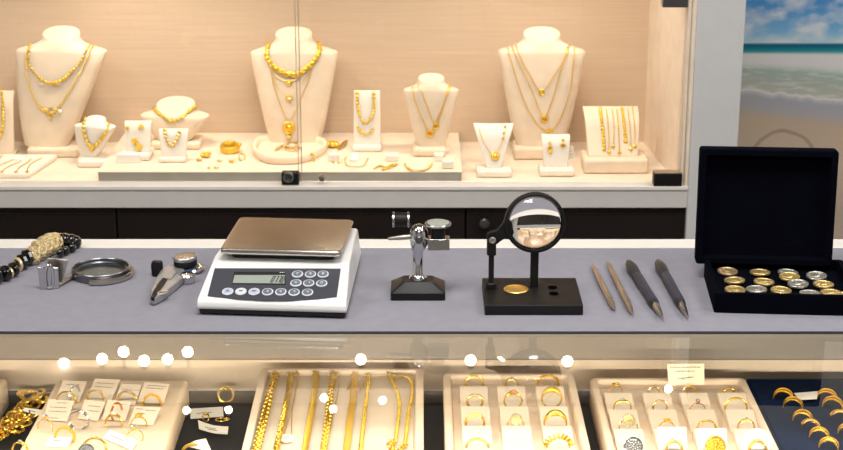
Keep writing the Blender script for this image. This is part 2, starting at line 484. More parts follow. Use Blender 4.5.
for (xa, xb, yy) in ((XL, PY(300.5, 100, 2.944).x, 2.944), (PY(296.5, 100, 2.936).x, .474, 2.936)):
    g = MB().box((xa, yy, ZS + .0036), (xb, yy + .005, 1.499)).build('glass_pane', M['glass_case'], case, world=True)
    ex = xb - .0012 if yy > 2.94 else xa
    MB().box((ex, yy - .0006, ZS + .0036), (ex + .0012, yy + .0056, 1.499)).build('pane_edge', M['pane_edge'], g, world=True)
    if yy < 2.94:
        # lock on the pane's lower corner
        c0 = PY(282, 184, 2.93); c1 = PY(299, 171, 2.93)
        lk = MB().box((c0.x, 2.918, ZS + .004), (c1.x, 2.936, c1.z)).build('lock', M['black_satin'], g, world=True, bevel=.002)
        cc = PY(288.5, 177, 2.918)
        MB().lathe([(0, 0), (.010, 0), (.010, .004), (.008, .006), (.0055, .006), (.005, .004), (0, .004)], zto((cc.x, 2.919, cc.z), (0, -1, 0)), 20).build('lock_cylinder', M['steel_dark'], g, world=True)
        cc = PY(322, 177, 2.93)
        MB().lathe([(0, 0), (.003, 0), (.003, .006), (.0066, .008), (.0074, .0125), (.0055, .017), (0, .0185)], zto((cc.x, 2.937, cc.z), (0, -1, 0)), 18).build('knob', M['chrome'], g, world=True)
        c0 = PY(652.5, 183, 2.93); c1 = PY(681, 171, 2.93)
        MB().box((c0.x, 2.912, ZS + .0036), (c1.x, 2.936, c1.z)).build('pane_clamp', M['black_satin'], g, world=True, bevel=.0015)
        MB().box((c0.x + .001, 2.9115, c1.z), (c1.x - .001, 2.936, c1.z + .0012)).build('clamp_plate', M['steel'], g, world=True)
        c0 = PY(661.5, 6, 2.93); c1 = PY(687.5, -14, 2.93)
        MB().box((c0.x, 2.914, c0.z), (c1.x, 2.936, c1.z)).build('pane_hinge', M['steel_dark'], g, world=True, bevel=.001)
# spot lamps under the case ceiling, and small ones on the fascia (all mirrored in the counter glass)
LAMPS = []
def spot_lamp(px, py, Yl, nm):
    d = ray(px, py); t = (.996 - CAM.z) / d.z; h = CAM + d * t; d2 = Vector((d.x, d.y, -d.z))
    q = h + d2 * ((Yl - h.y) / d2.y)
    zc_ = 1.498 if Yl > 2.93 else q.z + .02
    pk = MB().lathe([(0, .010), (.0055, .010), (.006, .012), (.006, .016), (.003, .018), (.003, .019), (.003, zc_ - q.z), (0, zc_ - q.z)], Matrix.Translation(q), 16).build(nm, M['rubber'], case, world=True)
    MB().ball(q + Vector((0, 0, .001)), .0108 if Yl > 2.93 else .0075, 16, 10).build('lamp_lens', M['lamp'], pk, world=True)
    if Yl > 2.93: LAMPS.append(q)
    else: MB().tube([q + Vector((0, 0, .014)), q + Vector((0, .030, .016))], .003, 6).build('lamp_arm', M['steel'], pk, world=True)
for (px, py) in ((63.8, 362.7), (102, 358), (123.5, 351), (144, 360), (167.5, 358.4), (187.7, 351), (360.8, 358.7), (470.7, 359.5), (499.6, 361.5), (567.4, 360.4)):
    spot_lamp(px, py, 3.02, 'spot_lamp')
for (px, py) in ((382.5, 399.4), (324, 397), (333, 408), (186.5, 409.5), (228.5, 409), (668.5, 388)):
    spot_lamp(px, py, 2.872, 'front_lamp')

# riser inside the case
x0 = P(98.5, 182, ZS).x; x1 = P(461.5, 182, ZS).x
rs = thing('display_riser', 'long low cream riser board on the case floor', 'riser', ((x0 + x1) / 2, 3.1, ZS))
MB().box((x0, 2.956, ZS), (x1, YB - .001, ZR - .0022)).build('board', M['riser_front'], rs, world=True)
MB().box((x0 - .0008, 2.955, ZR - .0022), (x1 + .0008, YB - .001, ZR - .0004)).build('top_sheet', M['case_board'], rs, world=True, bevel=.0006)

# ------------------------------------------------------------------ jewellery stands in the case
def drape(pxs, bvh, off, n=10, smooth=True, closed=False):
    pts = [(x, y, 0) for x, y in pxs]
    pts = crm(pts, n, closed) if smooth else [Vector(p) for p in pts]
    out = []; nor = []
    for p in pts:
        d = ray(p.x, p.y).normalized()
        loc, nn, i, dist = bvh.ray_cast(CAM, d)
        if loc is None: continue
        if nn.dot(d) > 0: nn = -nn
        out.append(loc + nn * off); nor.append(nn)
    return out, nor
def normal_at(p, bvh):
    loc, nn, i, d = bvh.find_nearest(p)
    if nn is None: return Vector((0, -1, 0))
    if nn.dot(p - loc) < 0: nn = -nn
    return nn
def supell(hw, hd, cy, z, n=28, e=2.6, tilt=0.):
    r = []
    for i in range(n):
        a = 2 * pi * i / n
        c, s_ = cos(a), sin(a)
        x = hw * abs(c) ** (2 / e) * (1 if c > 0 else -1)
        y = hd * abs(s_) ** (2 / e) * (1 if s_ > 0 else -1)
        r.append((x, cy + y, z + y * tilt))
    return r
GB = 'necklace busts in the lit case'
def base_block(root, x0, x1, yb, hpx, z0, depth, m='linen', off=0.):
    a = P(x0, yb, z0); b = P(x1, yb, z0); k = PXM((x0 + x1) / 2, yb, z0) / cos(R(15))
    h = hpx * k * .85
    mb = MB().box((a.x, a.y + off, z0), (b.x, a.y + off + depth, z0 + h))
    mb.build('base', M[m], root, world=True, bevel=min(.005, h * .35), bseg=3)
    return (a.x + b.x) / 2, a.y + off, h
def bust(label, cx, yb, ytop, ysh, wb, ws, wn, z0, rz=0., skew=0., base=None, m='linen', lean=.10, name='necklace_bust', group=GB, depth=.40, capr=.36, basedepth=.07, tipk=1.):
    """shield-shaped necklace bust; all sizes in picture pixels, turned into metres where it stands"""
    p = P(cx, yb, z0)
    k = PXM(cx, yb, z0)
    root = thing(name, label, 'necklace stand', (p.x, p.y + .03, z0), 0., group)
    hb = 0.
    y_c = p.y + .03
    if base:
        bx0, bx1, byb, bh = base
        _, yf, hb = base_block(root, bx0, bx1, byb, bh, z0, basedepth, m)
        y_c = yf + basedepth * .5
    # heights from the picture at the bust's own distance
    zt = PY(cx, ytop, y_c + .01).z; zsh = PY(cx, ysh, y_c).z; zb = z0 + hb
    H = zt - zb; hs = (zsh - zb) / H
    hwb, hws, hwn = wb * k / 2, ws * k / 2, wn * k / 2
    rings = []
    prof = []
    for q in range(9):
        f = q / 8
        w = hwb + (hws - hwb) * (f ** .85)
        prof.append((f * hs, w, hwb * depth * 1.3 * (1 - f) + max(hws * depth * .5, hwn * .82) * f))
    dn = max(hws * depth * .5, hwn * .82)
    prof[-1] = (hs, hws * .985, dn)
    rem = 1 - hs
    prof += [(hs + rem * .07, hws * .955, dn), (hs + rem * .18, hws * .80, dn * .99), (hs + rem * .30, hwn + (hws - hwn) * .42, dn * .97),
             (hs + rem * .42, hwn + (hws - hwn) * .20, hwn * .78), (hs + rem * .58, hwn * 1.06, hwn * .74), (hs + rem * .75, hwn * .98, hwn * .71), (hs + rem * .93, hwn, hwn * .70), (1.0, hwn * .95, hwn * .66)]
    for f, w, d in prof:
        cy = lean * H * f * f
        e = 2.9 if f < hs + rem * .2 else 2.1
        tl = 0 if f < hs + rem * .5 else .34 * (f - hs - rem * .5) / (rem * .5)
        rings.append([(x + skew * k * min(1, f / hs), y, z) for x, y, z in supell(w, d, cy, f * H, e=e, tilt=tl)])
    T = Matrix.Translation((p.x, y_c, zb)) @ Matrix.Rotation(rz, 4, 'Z')
    mb = MB().loft(rings, T)
    mb.build('bust', M[m], root, world=True, angle=60)
    return root, mb.bvh()

def chain_tube(pts, r, root, m='chain_gold', name='chain'):
    return MB().tube(pts, r, 6).build(name, M[m], root, world=True)
def chain_beads(pts, bv, step, r, root, m='gold_fine', name='chain', jit=.15, flat=.7, long=1.):
    mb = MB(); q = resample(pts, max(step, 1.95 * (r if not callable(r) else r(.4)) * long))
    for i, p in enumerate(q):
        t = (q[min(i + 1, len(q) - 1)] - q[max(i - 1, 0)])
        nn = normal_at(p, bv) if bv else Vector((0, 0, 1))
        if t.length < 1e-7: continue
        s_ = r * (1 + random.uniform(-jit, jit)) if not callable(r) else r(i / max(1, len(q) - 1)) * (1 + random.uniform(-jit, jit))
        mb.ball((0, 0, s_ * flat * .6), (s_ * long, s_, s_ * flat), 8, 5, frame(p, t, nn))
    return mb.build(name, M[m], root, world=True)
def chain_links(pts, bv, step, R0, r, root, m='gold', name='chain', elong=1.5, tilt=.6):
    mb = MB(); q = resample(pts, step)
    for i, p in enumerate(q):
        t = (q[min(i + 1, len(q) - 1)] - q[max(i - 1, 0)])
        if t.length < 1e-7: continue
        nn = normal_at(p, bv) if bv else Vector((0, 0, 1))
        T = frame(p, t, nn) @ Matrix.Translation((0, 0, r * .5)) @ Matrix.Rotation(tilt if i % 2 else -tilt, 4, 'X')
        mb.torus(R0, r, T, 10, 5, sx=elong)
    return mb.build(name, M[m], root, world=True)
def medal(p, nn, r, root, m='gold_fine', name='pendant', stone=None, th=.3):
    d = Vector((0, 0, -1)); 
    T = frame(p, Vector((1, 0, 0)) - nn * nn.x, nn)
    pd = MB().lathe([(0, 0), (r * .9, 0), (r, r * th * .4), (r, r * th * .8), (r * .86, r * th), (r * .78, r * th * .75), (r * .35, r * th * .8), (0, r * th * 1.1)], T, 18).build(name, M[m], root, world=True)
    if stone:
        MB().ball((0, 0, r * th * .8), (r * .5, r * .5, r * .3), 10, 6, T).build('stone', M[stone], pd, world=True)
    return pd
def on(px, py, bv, off=.001):
    d = ray(px, py).normalized()
    loc, nn, i, dist = bv.ray_cast(CAM, d)
    if loc is None:
        return None, None
    if nn.dot(d) > 0: nn = -nn
    return loc + nn * off, nn
def necklace(label, group='gold necklaces hanging on stands', name='necklace', at=None):
    return thing(name, label, 'necklace', at, 0., group)

# B1 --- tall bust, two necklaces
b1, v1 = bust('tall cream bust with two layered gold necklaces, turned to one side', 54, 146, 33, 52, 43, 91, 37, ZS, R(-6), skew=18, base=(27, 78, 158, 11), depth=.42)
pts, _ = drape([(31, 45), (29.5, 55), (31, 66), (38, 76), (50, 83), (62, 80), (72, 71), (81, 61), (87, 50), (91, 44)], v1, .0030)
n = necklace('short chunky gold necklace with pearl drops, upper one on the tall turned bust', at=pts[0])
chain_beads(pts, v1, .0042, lambda f: .0022 + .0020 * (1 - abs(2 * f - 1)), n)
for x, y in ((42, 84), (59, 83)):
    p, nn = on(x, y, v1, .002)
    if p: MB().ball(p, (.0050, .003, .0042), 10, 6).build('pearl_drop', M['pearl'], n, world=True)
pts, _ = drape([(29.5, 47), (27, 62), (30, 84), (38, 104), (45, 111), (52, 113), (58, 108), (66, 97), (78, 76), (88, 57), (93, 46)], v1, .0034)
n = necklace('long gold necklace with a pearl and cluster pendant, lower one on the tall turned bust', at=pts[0])
chain_beads(pts, v1, .0034, .0018, n)
p, nn = on(51, 113.5, v1, .001)
pm_ = MB()
for dx, dy, r in ((0, 0, .0042), (-5, -3, .0036), (5, -3.5, .0036), (-9, -7, .003), (9, -7, .003), (0, 6, .0032), (0, -5, .0034), (-3, 2, .003), (3, 2, .003)):
    q, nn = on(51 + dx, 113 + dy, v1, .001)
    if q: pm_.ball(q, r, 8, 5)
pm_.build('pendant', M['gold_fine'], n, world=True)
p, nn = on(60, 111, v1, .003); MB().ball(p, .0045, 10, 6).build('pearl', M['pearl'], n, world=True)

# B2 --- centre bust
b2, v2 = bust('tall cream bust with a gold leaf collar behind the cushion tray', 294.5, 146, 34, 54, 50, 88, 37, ZR, 0, depth=.42)
pts, _ = drape([(270, 44), (267, 55), (272, 64), (281, 71), (289, 74), (297, 74), (305, 69), (313, 62), (319, 52), (318, 44)], v2, .0030)
n = necklace('broad gold leaf collar necklace on the bust behind the cushion tray', at=pts[0])
mb = MB(); q = resample(pts, .0088)
for i, p in enumerate(q):
    t = q[min(i + 1, len(q) - 1)] - q[max(i - 1, 0)]; nn = normal_at(p, v2)
    f = i / (len(q) - 1); s_ = .0058 + .0022 * (1 - abs(2 * f - 1))
    mb.ball((0, 0, .001), (s_, s_ * .62, .0022), 8, 5, frame(p, t, nn) @ Matrix.Rotation(.9 if i % 2 else -.9, 4, 'Z'))
    mb.ball((0, 0, .001), (s_ * .8, s_ * .5, .0026), 8, 5, frame(p, t, nn) @ Matrix.Rotation(-.4 if i % 2 else .5, 4, 'Z'))
mb.build('leaf_chain', M['gold_fine'], n, world=True)
def simple_necklace(label, path, bv, pend, r=.0010, pm='gold_fine', stone=None, drop=None, m='chain_gold'):
    pts, _ = drape(path, bv, .0034)
    n = necklace(label, at=pts[0])
    chain_tube(pts, r, n, m)
    for (x, y, rr) in pend:
        p, nn = on(x, y, bv, .001)
        if p: medal(p, nn, rr, n, pm, stone=stone)
    return n
simple_necklace('fine chain with the upper small coin pendant, below the leaf collar', [(271, 62), (276, 76), (289, 81), (301, 76), (309, 66)], v2, [(289, 83, .0062)], stone='gold_pale')
simple_necklace('fine chain with the lower small coin pendant, above the big medallion', [(270, 68), (275, 82), (289, 96), (303, 82), (311, 68)], v2, [(289.5, 98.5, .0070)], .0006, stone='pearl')
n = simple_necklace('long gold chain with the large oval medallion beside the case lock', [(271, 70), (275, 88), (282, 108), (289, 122), (297, 108), (306, 86), (312, 68)], v2, [(289, 127.5, .0125)], .0009, stone='gold')
p, nn = on(289, 137, v2, .002)
MB().ball(p, (.005, .003, .004), 8, 6).build('drop', M['gold_fine'], n, world=True)

# B3 --- large bust near the post
b3, v3 = bust('tall cream bust with three fine pendant chains, behind the earring stand', 538, 148, 34, 53, 47, 86, 36, ZS, 0, base=(514, 563, 160, 14), depth=.42)
simple_necklace('fine chain with small drop pendant, shortest on the three-chain bust', [(516, 44), (520, 56), (530, 75), (541, 90), (554, 75), (565, 57), (569, 44)], v3, [(541.5, 92, .0062)])
simple_necklace('fine chain with round pendant, middle of the three-chain bust', [(512, 46), (520, 65), (531, 88), (543, 116), (551, 103), (559, 76), (567, 48)], v3, [(544.5, 118.5, .0080)], stone='amber')
simple_necklace('fine chain hanging lowest on the three-chain bust', [(508, 48), (513, 66), (524, 100), (536, 122), (549, 131), (560, 118), (570, 88), (574, 49)], v3, [(549.5, 131, .0056)])

# S6 medium bust
b6, v6 = bust('medium cream bust holding two round pendants, at the riser corner', 431, 150, 78, 91, 28, 55, 26, ZR, 0, base=(413, 446, 157, 9), depth=.42)
simple_necklace('fine chain with the lower round pendant on the medium bust', [(412.5, 84), (415, 100), (422, 117), (430, 131), (440, 112), (450, 86)], v6, [(430, 133, .0080)], stone='amber')
simple_necklace('fine chain with the higher round pendant on the medium bust', [(419, 84), (426, 103), (436, 124), (443, 106), (449, 84)], v6, [(436, 126, .0066)], stone='amber')

# S1 small bust
b7, v7 = bust('small cream bust with a gold bead necklace, in front of the riser end', 92, 160, 118.5, 126, 18, 43, 22, ZS, R(-14), skew=7, base=(77, 113, 168, 9), depth=.45, m='white_leather')
pts, _ = drape([(86, 118), (84, 126), (86, 137), (90, 145), (92.5, 147), (97, 144), (103, 136), (108, 127), (110, 118)], v7, .0014)
n = necklace('chunky gold bead necklace on the small bust before the riser end', at=pts[0])
chain_beads(pts, v7, .0046, lambda f: .0030 + .0022 * (1 - abs(2 * f - 1)), n)
p, nn = on(92, 150, v7, .001)
if p: medal(p, nn, .0042, n)

# S3 low wide bust
b8, v8 = bust('low wide cream neck form with a thick gold necklace, behind small earring holders', 175, 146, 104, 116, 34, 70, 39, ZR, R(-8), base=(150, 200, 150, 8), depth=.55, lean=.25)
pts, _ = drape([(152, 106), (157, 112), (164, 117), (172, 121), (180, 119), (188, 113), (195, 107), (199, 103)], v8, .0016)
n = necklace('thick gold link necklace on the low wide neck form', at=pts[0])
chain_beads(pts, v8, .0056, .0038, n, long=1.2)

# flat plate stands
GS = 'small slanted jewellery stands in the case'
def plate(label, cx, ytop, ybot, wt, wb, z0, base, roll=.008, lean=.25, m='white_leather', name='jewellery_stand', cat='jewellery stand', rz=0., th=.010, arch=.0, basedepth=.05, face=0.):
    bx0, bx1, byb, bh = base
    p = P(cx, byb, z0)
    root = thing(name, label, cat, (p.x, p.y + basedepth / 2, z0), 0., GS)
    _, yf, hb = base_block(root, bx0, bx1, byb, bh, z0, basedepth, m)
    y_b = yf + basedepth * .3
    k = PXM(cx, byb, z0)
    zt = PY(cx, ytop, y_b + .02).z
    H = zt - z0 - hb
    rings = []
    for q in range(9):
        f = q / 8
        w = (wb + (wt - wb) * f) * k / 2
        yc = lean * H * f + (roll * ((f - .75) / .25) ** 2 * 1.6 if f > .75 else 0)
        h = th * (1 - .45 * f)
        ring = []
        nseg = 8
        for i in range(nseg + 1):
            x = -w + 2 * w * i / nseg
            ring.append((x, yc + arch * (x / w) ** 2, f * H))
        for i in range(nseg, -1, -1):
            x = -w + 2 * w * i / nseg
            ring.append((x, yc + h + arch * (x / w) ** 2, f * H - (.3 * h if f > .9 else 0)))
        rings.append(ring)
    xc = P(cx, byb, z0).x
    T = Matrix.Translation((xc, y_b, z0 + hb)) @ Matrix.Rotation(rz, 4, 'Z')
    mb = MB().loft(rings, T)
    mb.build('panel', M[m], root, world=True, bevel=.0015, angle=50)
    return root, mb.bvh()
# S7 V-shaped stand
s7, w7 = plate('V-shaped cream stand with one pendant, in front of the three-chain bust', 494, 126, 170, 41, 15, ZS, (476.5, 512, 178, 9), lean=.35, arch=.004)
pts, _ = drape([(479, 128), (482, 138), (488, 149), (494, 155), (499, 148), (503, 139), (506, 128)], w7, .001)
n = necklace('gold chain with round rosette pendant on the V-shaped stand', at=pts[0])
chain_tube(pts, .0008, n)
mb = MB()
for x, y in ((504, 133), (503, 138), (505, 127)):
    p, nn = on(x, y, w7, .001)
    if p: mb.ball(p, .0026, 8, 5)
mb.build('bead', M['gold_fine'], n, world=True)
p, nn = on(495, 156, w7, .001); medal(p, nn, .0088, n, stone='gold_pale')
# S8 earring stand
s8, w8 = plate('cream stand with two gold drop earrings and a tag', 556.5, 135, 168, 29, 24, ZS, (539.5, 575, 177, 9), lean=.22, arch=.003)
for k_, (x, y) in enumerate(((550, 148), (563, 145))):
    p, nn = on(x, y, w8, .001)
    e = thing('earring', ('gold double drop earring on the stand, farther from the paper tag', 'gold round earring on the stand, beside the paper tag')[k_], 'earring', p, 0., 'earrings on the tagged stand')
    medal(p, nn, .0052, e, name='stud', stone='amber')
    p2, nn = on(x, y - 5, w8, .001)
    if p2: MB().ball(p2, .0030, 8, 5).build('hook', M['gold_fine'], e, world=True)
    if k_ == 0:
        p2, nn = on(x, y + 4, w8, .001)
        if p2: MB().ball(p2, .0040, 8, 5).build('drop', M['gold_fine'], e, world=True)
def text_rows(mb, O, ux, uy, w, rows, th=.0004, seed=0, gap=.3):
    """small illegible print: dashes on the plane O + ux*a + uy*b"""
    rnd = random.Random(seed)
    nz = ux.cross(uy).normalized() * .00025
    for (b, x0, x1) in rows:
        a = x0
        while a < x1:
            L = min(rnd.uniform(.0008, .0024) * w, x1 - a)
            y0 = b + rnd.uniform(-.0001, .0001)
            c = [O + ux * a + uy * (y0 - th), O + ux * (a + L) + uy * (y0 - th), O + ux * (a + L) + uy * (y0 + th), O + ux * a + uy * (y0 + th)]
            mb.add([p + nz for p in c] + [p - nz for p in c], [(0, 1, 2, 3), (7, 6, 5, 4), (0, 4, 5, 1), (1, 5, 6, 2), (2, 6, 7, 3), (3, 7, 4, 0)])
            a += L + rnd.uniform(.0004, .0009) * w * (1 + gap)
    return mb
def card(label, corners, th=.0006, m='card', rows=None, parent=None, name='price_tag', cat='price tag', group=None, seed=0, scale=1., textth=.0004):
    """thin card through four points (near-low, next, far, far): a thing of its own"""
    a, b, c, d = [Vector(x) for x in corners]
    nz = (b - a).cross(d - a).normalized()
    if nz.z < 0: nz = -nz
    mb = MB().add([a, b, c, d, a + nz * th, b + nz * th, c + nz * th, d + nz * th], [(3, 2, 1, 0), (4, 5, 6, 7), (0, 1, 5, 4), (1, 2, 6, 5), (2, 3, 7, 6), (3, 0, 4, 7)])
    o = mb.build(name, M[m])
    tag(o, label, cat, group)
    if rows:
        ux = (b - a); L = ux.length; ux = ux.normalized(); uy = (d - a); Hh = uy.length; uy = uy.normalized()
        tb = MB()
        text_rows(tb, a + nz * (th + .0003), ux, uy, scale, [(r * Hh, x0 * L, x1 * L) for r, x0, x1 in rows], textth, seed)
        tb.build('printed_text', M['ink'], o, world=True)
    return o
yt = P(571, 168, ZS).y + .006
card('small white swing tag hanging at the edge of the earring stand', [PY(568.5, 159, yt), PY(575, 158, yt), PY(573, 145.5, yt), PY(566.5, 146.5, yt)], rows=[(.35, .2, .8), (.6, .2, .7)])
# S9 bracelet ramp
s9, w9 = plate('wide cream bracelet ramp on a thick base, nearest the grey post', 614, 113, 156, 56, 50, ZS, (583.5, 648, 174, 17), lean=.55, roll=.02, basedepth=.075, m='leather', th=.02)
def bracelet_on(label, xs_, y0, y1, step, r, links=False):
    pts, _ = drape([(xs_[0], y0), (xs_[1], (y0 + y1) / 2), (xs_[2], y1)], w9, .001)
    if len(pts) < 3: return
    b = thing('bracelet', label, 'bracelet', pts[-1], 0., 'bracelets on the ramp')
    if links: chain_links(pts, w9, step, r, r * .4, b)
    else: chain_beads(pts, w9, step, r, b)
    p = pts[-1]
    MB().ball(p + Vector((0, -.001, -.0008)), (.004, .003, .0036), 8, 5).build('clasp', M['gold_fine'], b, world=True)
bracelet_on('thick gold bead bracelet at the free end of the ramp', (600, 602.5, 604), 109, 149, .0056, .0034)
bracelet_on('fine gold bracelet ending in a ring clasp, second on the ramp', (606.5, 608.5, 609), 110, 152, .0030, .0012)
bracelet_on('slim pale bracelet in the middle of the ramp', (612, 614, 613), 110, 146, .0030, .0012)
bracelet_on('slim gold bracelet with heavy clasp beside the middle one on the ramp', (617, 618.5, 619.5), 110, 152, .0034, .0014)
bracelet_on('thick twisted gold bracelet on the ramp', (622, 624, 625.5), 109, 141, .0054, .0032)
bracelet_on('fine double-drop gold bracelet on the ramp, second from the grey post', (628, 630, 630.5), 110, 149, .0030, .0012)
bracelet_on('fine gold bracelet on the ramp, closest to the grey post', (632.5, 634.5, 635), 108, 146, .0030, .0012)

# S5 pendant block on riser
s5, w5 = plate('upright cream block with a U-shaped gold bead bracelet, beyond the case lock', 367, 90, 146, 26, 27, ZR, (352, 381.5, 152, 7), lean=.12, roll=.003)
pts, _ = drape([(357, 93), (357.5, 103), (360, 116), (364, 122), (369, 121), (373, 113), (374, 101), (373.5, 92)], w5, .0012)
n = thing('bracelet', 'gold bead bracelet hung in a U on the upright block', 'bracelet', pts[0])
chain_beads(pts, w5, .0058, .0034, n)
pts, _ = drape([(358, 127), (361, 132), (366, 134), (371, 132), (374, 126)], w5, .0012)
n = thing('bracelet', 'short curved gold bead piece under the U-shaped bracelet', 'bracelet', pts[0])
chain_beads(pts, w5, .0050, .0034, n)

# S2 earring block, S4 small stand
s2, w2 = plate('cream block with gold flower earrings, behind a white label block', 137, 120, 152, 27, 24, ZR, (118, 150, 161, 8), lean=.18, roll=.003, basedepth=.06)
for k_, (x, y, r, lab) in enumerate(((127.5, 128, .0042, 'small gold flower stud on the flower earring block'), (141, 127, .0052, 'pale gold leaf stud on the flower earring block'), (135, 141, .0066, 'gold cluster drop low on the flower earring block'), (139, 147, .0072, 'gold flower drop at the foot of the earring block'))):
    p, nn = on(x, y, w2, .001)
    if not p: continue
    mb = MB(); T = frame(p, Vector((1, 0, 0)) - nn * nn.x, nn)
    for j in range(6):
        mb.ball((r * .6 * cos(j * pi / 3), r * .6 * sin(j * pi / 3), r * .2), (r * .45, r * .45, r * .3), 8, 5, T)
    mb.ball((0, 0, r * .3), (r * .4, r * .4, r * .35), 8, 5, T)
    tag(mb.build('earring', M['gold_fine']), lab, 'earring', 'earrings on the flower block')
q = P(118, 161.5, ZR); k = PXM(130, 160, ZR)
o = MB().box((q.x, q.y - .012, ZR), (q.x + 23 * k, q.y - .001, ZR + 9 * k)).build('label_block', M['card'], bevel=.001)
tag(o, 'plain white label block lying before the flower earring block', 'label block')
s4, w4 = plate('small white stand with a V of gold flowers, before the low wide neck form', 173, 128, 157, 30, 24, ZR, (158.5, 185.5, 163, 6), lean=.22, roll=.003, basedepth=.035)
pts, _ = drape([(165, 130), (166, 137), (169, 143), (172, 146), (175, 143), (178, 137), (180, 130)], w4, .0012)
n = thing('necklace', 'short V of olive gold flowers on the small white stand', 'necklace', pts[0])
chain_beads(pts, w4, .0062, .0038, n, m='brass')
# partial stand at the frame's edge
s0, w0 = plate('cream column stand with a gold bead strand, beside the bracelet cushion', 3, 91, 156, 22, 18, ZS, (-9, 13, 158, 3), lean=.1, m='linen')
pts, _ = drape([(2, 92), (3, 105), (3.5, 120), (2, 132), (-2, 140)], w0, .0012)
n = thing('necklace', 'gold bead strand on the column stand beside the bracelet cushion', 'necklace', pts[0])
chain_beads(pts, w0, .006, .0036, n)

# bracelet cushion slab at the case's edge
q0 = P(-14, 178.5, ZS); q1 = P(29, 178.5, ZS); q2 = P(58, 159, ZS)
poly = [(q0.x, q0.y), (q1.x, q1.y), (q2.x, q2.y), (q0.x, q2.y)]
cu = thing('bracelet_cushion', 'flat cream cushion with slim bracelets laid across it', 'cushion', (q1.x, q1.y, ZS))
MB().prism(poly, ZS, ZS + .010).build('pad', M['white_leather'], cu, world=True, bevel=.003, bseg=3)
zc = ZS + .0102
for k_, pp in enumerate((((27, 174), (29, 168), (34, 164), (42, 160)), ((16, 174), (20, 169), (27, 165), (31, 161)), ((2, 174), (6, 170), (14, 166), (22, 163)), ((-6, 172), (-1, 168), (9, 163.5), (17, 160.5)))):
    pts = [P(x, y - 2, zc + .001) for x, y in pp]; pts = crm(pts, 8)
    lab = ('slim gold bracelet nearest the slanted end of the flat cushion', 'slim gold bracelet second from the slanted end of the flat cushion', 'slim gold bracelet third from the slanted end of the flat cushion', 'slim gold bracelet farthest from the slanted end of the flat cushion')[k_]
    o = thing('bracelet', lab, 'bracelet', pts[0], 0., 'bracelets on the flat cushion')
    chain_beads(pts, None, .003, .0012, o, name='chain')
    MB().ball(pts[0], (.0035, .0035, .0018), 8, 5).build('clasp', M['gold'], o, world=True)
o = MB().prism([tuple(P(x, y, zc)[:2]) for x, y in ((11, 160.5), (17, 156), (27, 158), (22, 161))], zc, zc + .003).build('price_tag', M['card'])
tag(o, 'folded white tag lying at the back of the flat bracelet cushion', 'price tag')

# oval cushion tray on the riser
c = P(290, 152, ZR); k = PXM(290, 152, ZR)
tr = thing('cushion_tray', 'cream padded oval tray with a gold chain inside', 'tray', (c.x, c.y, ZR))
ot = [P(x, y, ZR) for x, y in ((252.5, 150), (255, 158), (270, 164.5), (300, 164), (318, 158), (327, 151), (324, 145), (305, 142.5), (262, 142.5))]
cen = sum(ot, Vector()) / len(ot)
ot = crm(ot, 4, True)
def sc(f, z): return [Vector((cen.x + (p.x - cen.x) * f, cen.y + (p.y - cen.y) * f, z)) for p in ot]
MB().loft([sc(.97, ZR), sc(1.0, ZR + .004), sc(1.0, ZR + .012), sc(.975, ZR + .0155), sc(.93, ZR + .0165), sc(.885, ZR + .0145), sc(.86, ZR + .005), sc(.5, ZR + .004)]).build('tray', M['leather'], tr, world=True, angle=70)
pts = crm([P(x, y, ZR + .006) for x, y in ((276, 150), (283, 146), (292, 148), (298, 144), (290, 142.5), (284, 148), (294, 151), (300, 148))], 8)
o = thing('gold_chain', 'pale gold chain heaped inside the padded oval tray', 'chain', pts[0]); chain_beads(pts, None, .0048, .0028, o, m='gold_pale')

def small_ring_thing(name, label, cat, px, py, z, r, m='gold_fine', n=6, group='loose gold pieces on the riser', kind='blob', seed=1):
    rnd = random.Random(seed)
    p = P(px, py, z); mb = MB()
    if kind == 'blob':
        for i in range(n):
            a = 2 * pi * i / n + rnd.random()
            mb.ball(p + Vector((r * .75 * cos(a), r * .75 * sin(a), r * .4 * (1 + .5 * rnd.random()))), r * (.38 + .2 * rnd.random()), 8, 5)
        mb.torus(r * .6, r * .18, Matrix.Translation(p + Vector((0, 0, r * .45))) @ Matrix.Rotation(.5, 4, 'X'), 14, 6)
    elif kind == 'ring':
        mb.torus(r, r * .18, Matrix.Translation(p + Vector((0, 0, r * .75))) @ Matrix.Rotation(R(62), 4, 'X') @ Matrix.Rotation(rnd.random(), 4, 'Y'), 18, 7)
        mb.ball(p + Vector((0, 0, r * 1.6)), r * .35, 8, 5)
    elif kind == 'flat':
        mb.torus(r, r * .16, Matrix.Translation(p + Vector((0, 0, r * .2))), 18, 6, sx=1.3)
        mb.torus(r * .6, r * .16, Matrix.Translation(p + Vector((r * 1.4, 0.002, r * .2))), 14, 6)
    o = mb.build(name, M[m]); tag(o, label, cat, group); return o
small_ring_thing('earring', 'spiky gold earring beside the small white stand, nearer the bangle', 'earring', 206, 157, ZR, .009, n=8, seed=2)
small_ring_thing('earring', 'small gold stud in front of the spiky gold earring', 'earring', 199, 161, ZR, .005, n=5, seed=3)
small_ring_thing('earring', 'tiny pale gold stud between the bangle and the double hoops', 'earring', 219.5, 161.5, ZR, .004, m='gold_pale', n=5, seed=4)
small_ring_thing('earring', 'tiny gold stud in front of the thick bangle', 'earring', 231.5, 162.5, ZR, .0045, n=5, seed=5)
small_ring_thing('ring', 'gold ring lying next to the padded oval tray', 'ring', 242, 160, ZR, .0075, kind='ring', seed=6)
small_ring_thing('earring', 'pair of linked flat gold hoops at the riser edge', 'earring', 212, 168.5, ZR, .0058, m='gold_pale', kind='flat')
p = P(230, 152, ZR)
bg = thing('bangle', 'thick hammered gold bangle standing between the neck form and the oval tray', 'bangle', p)
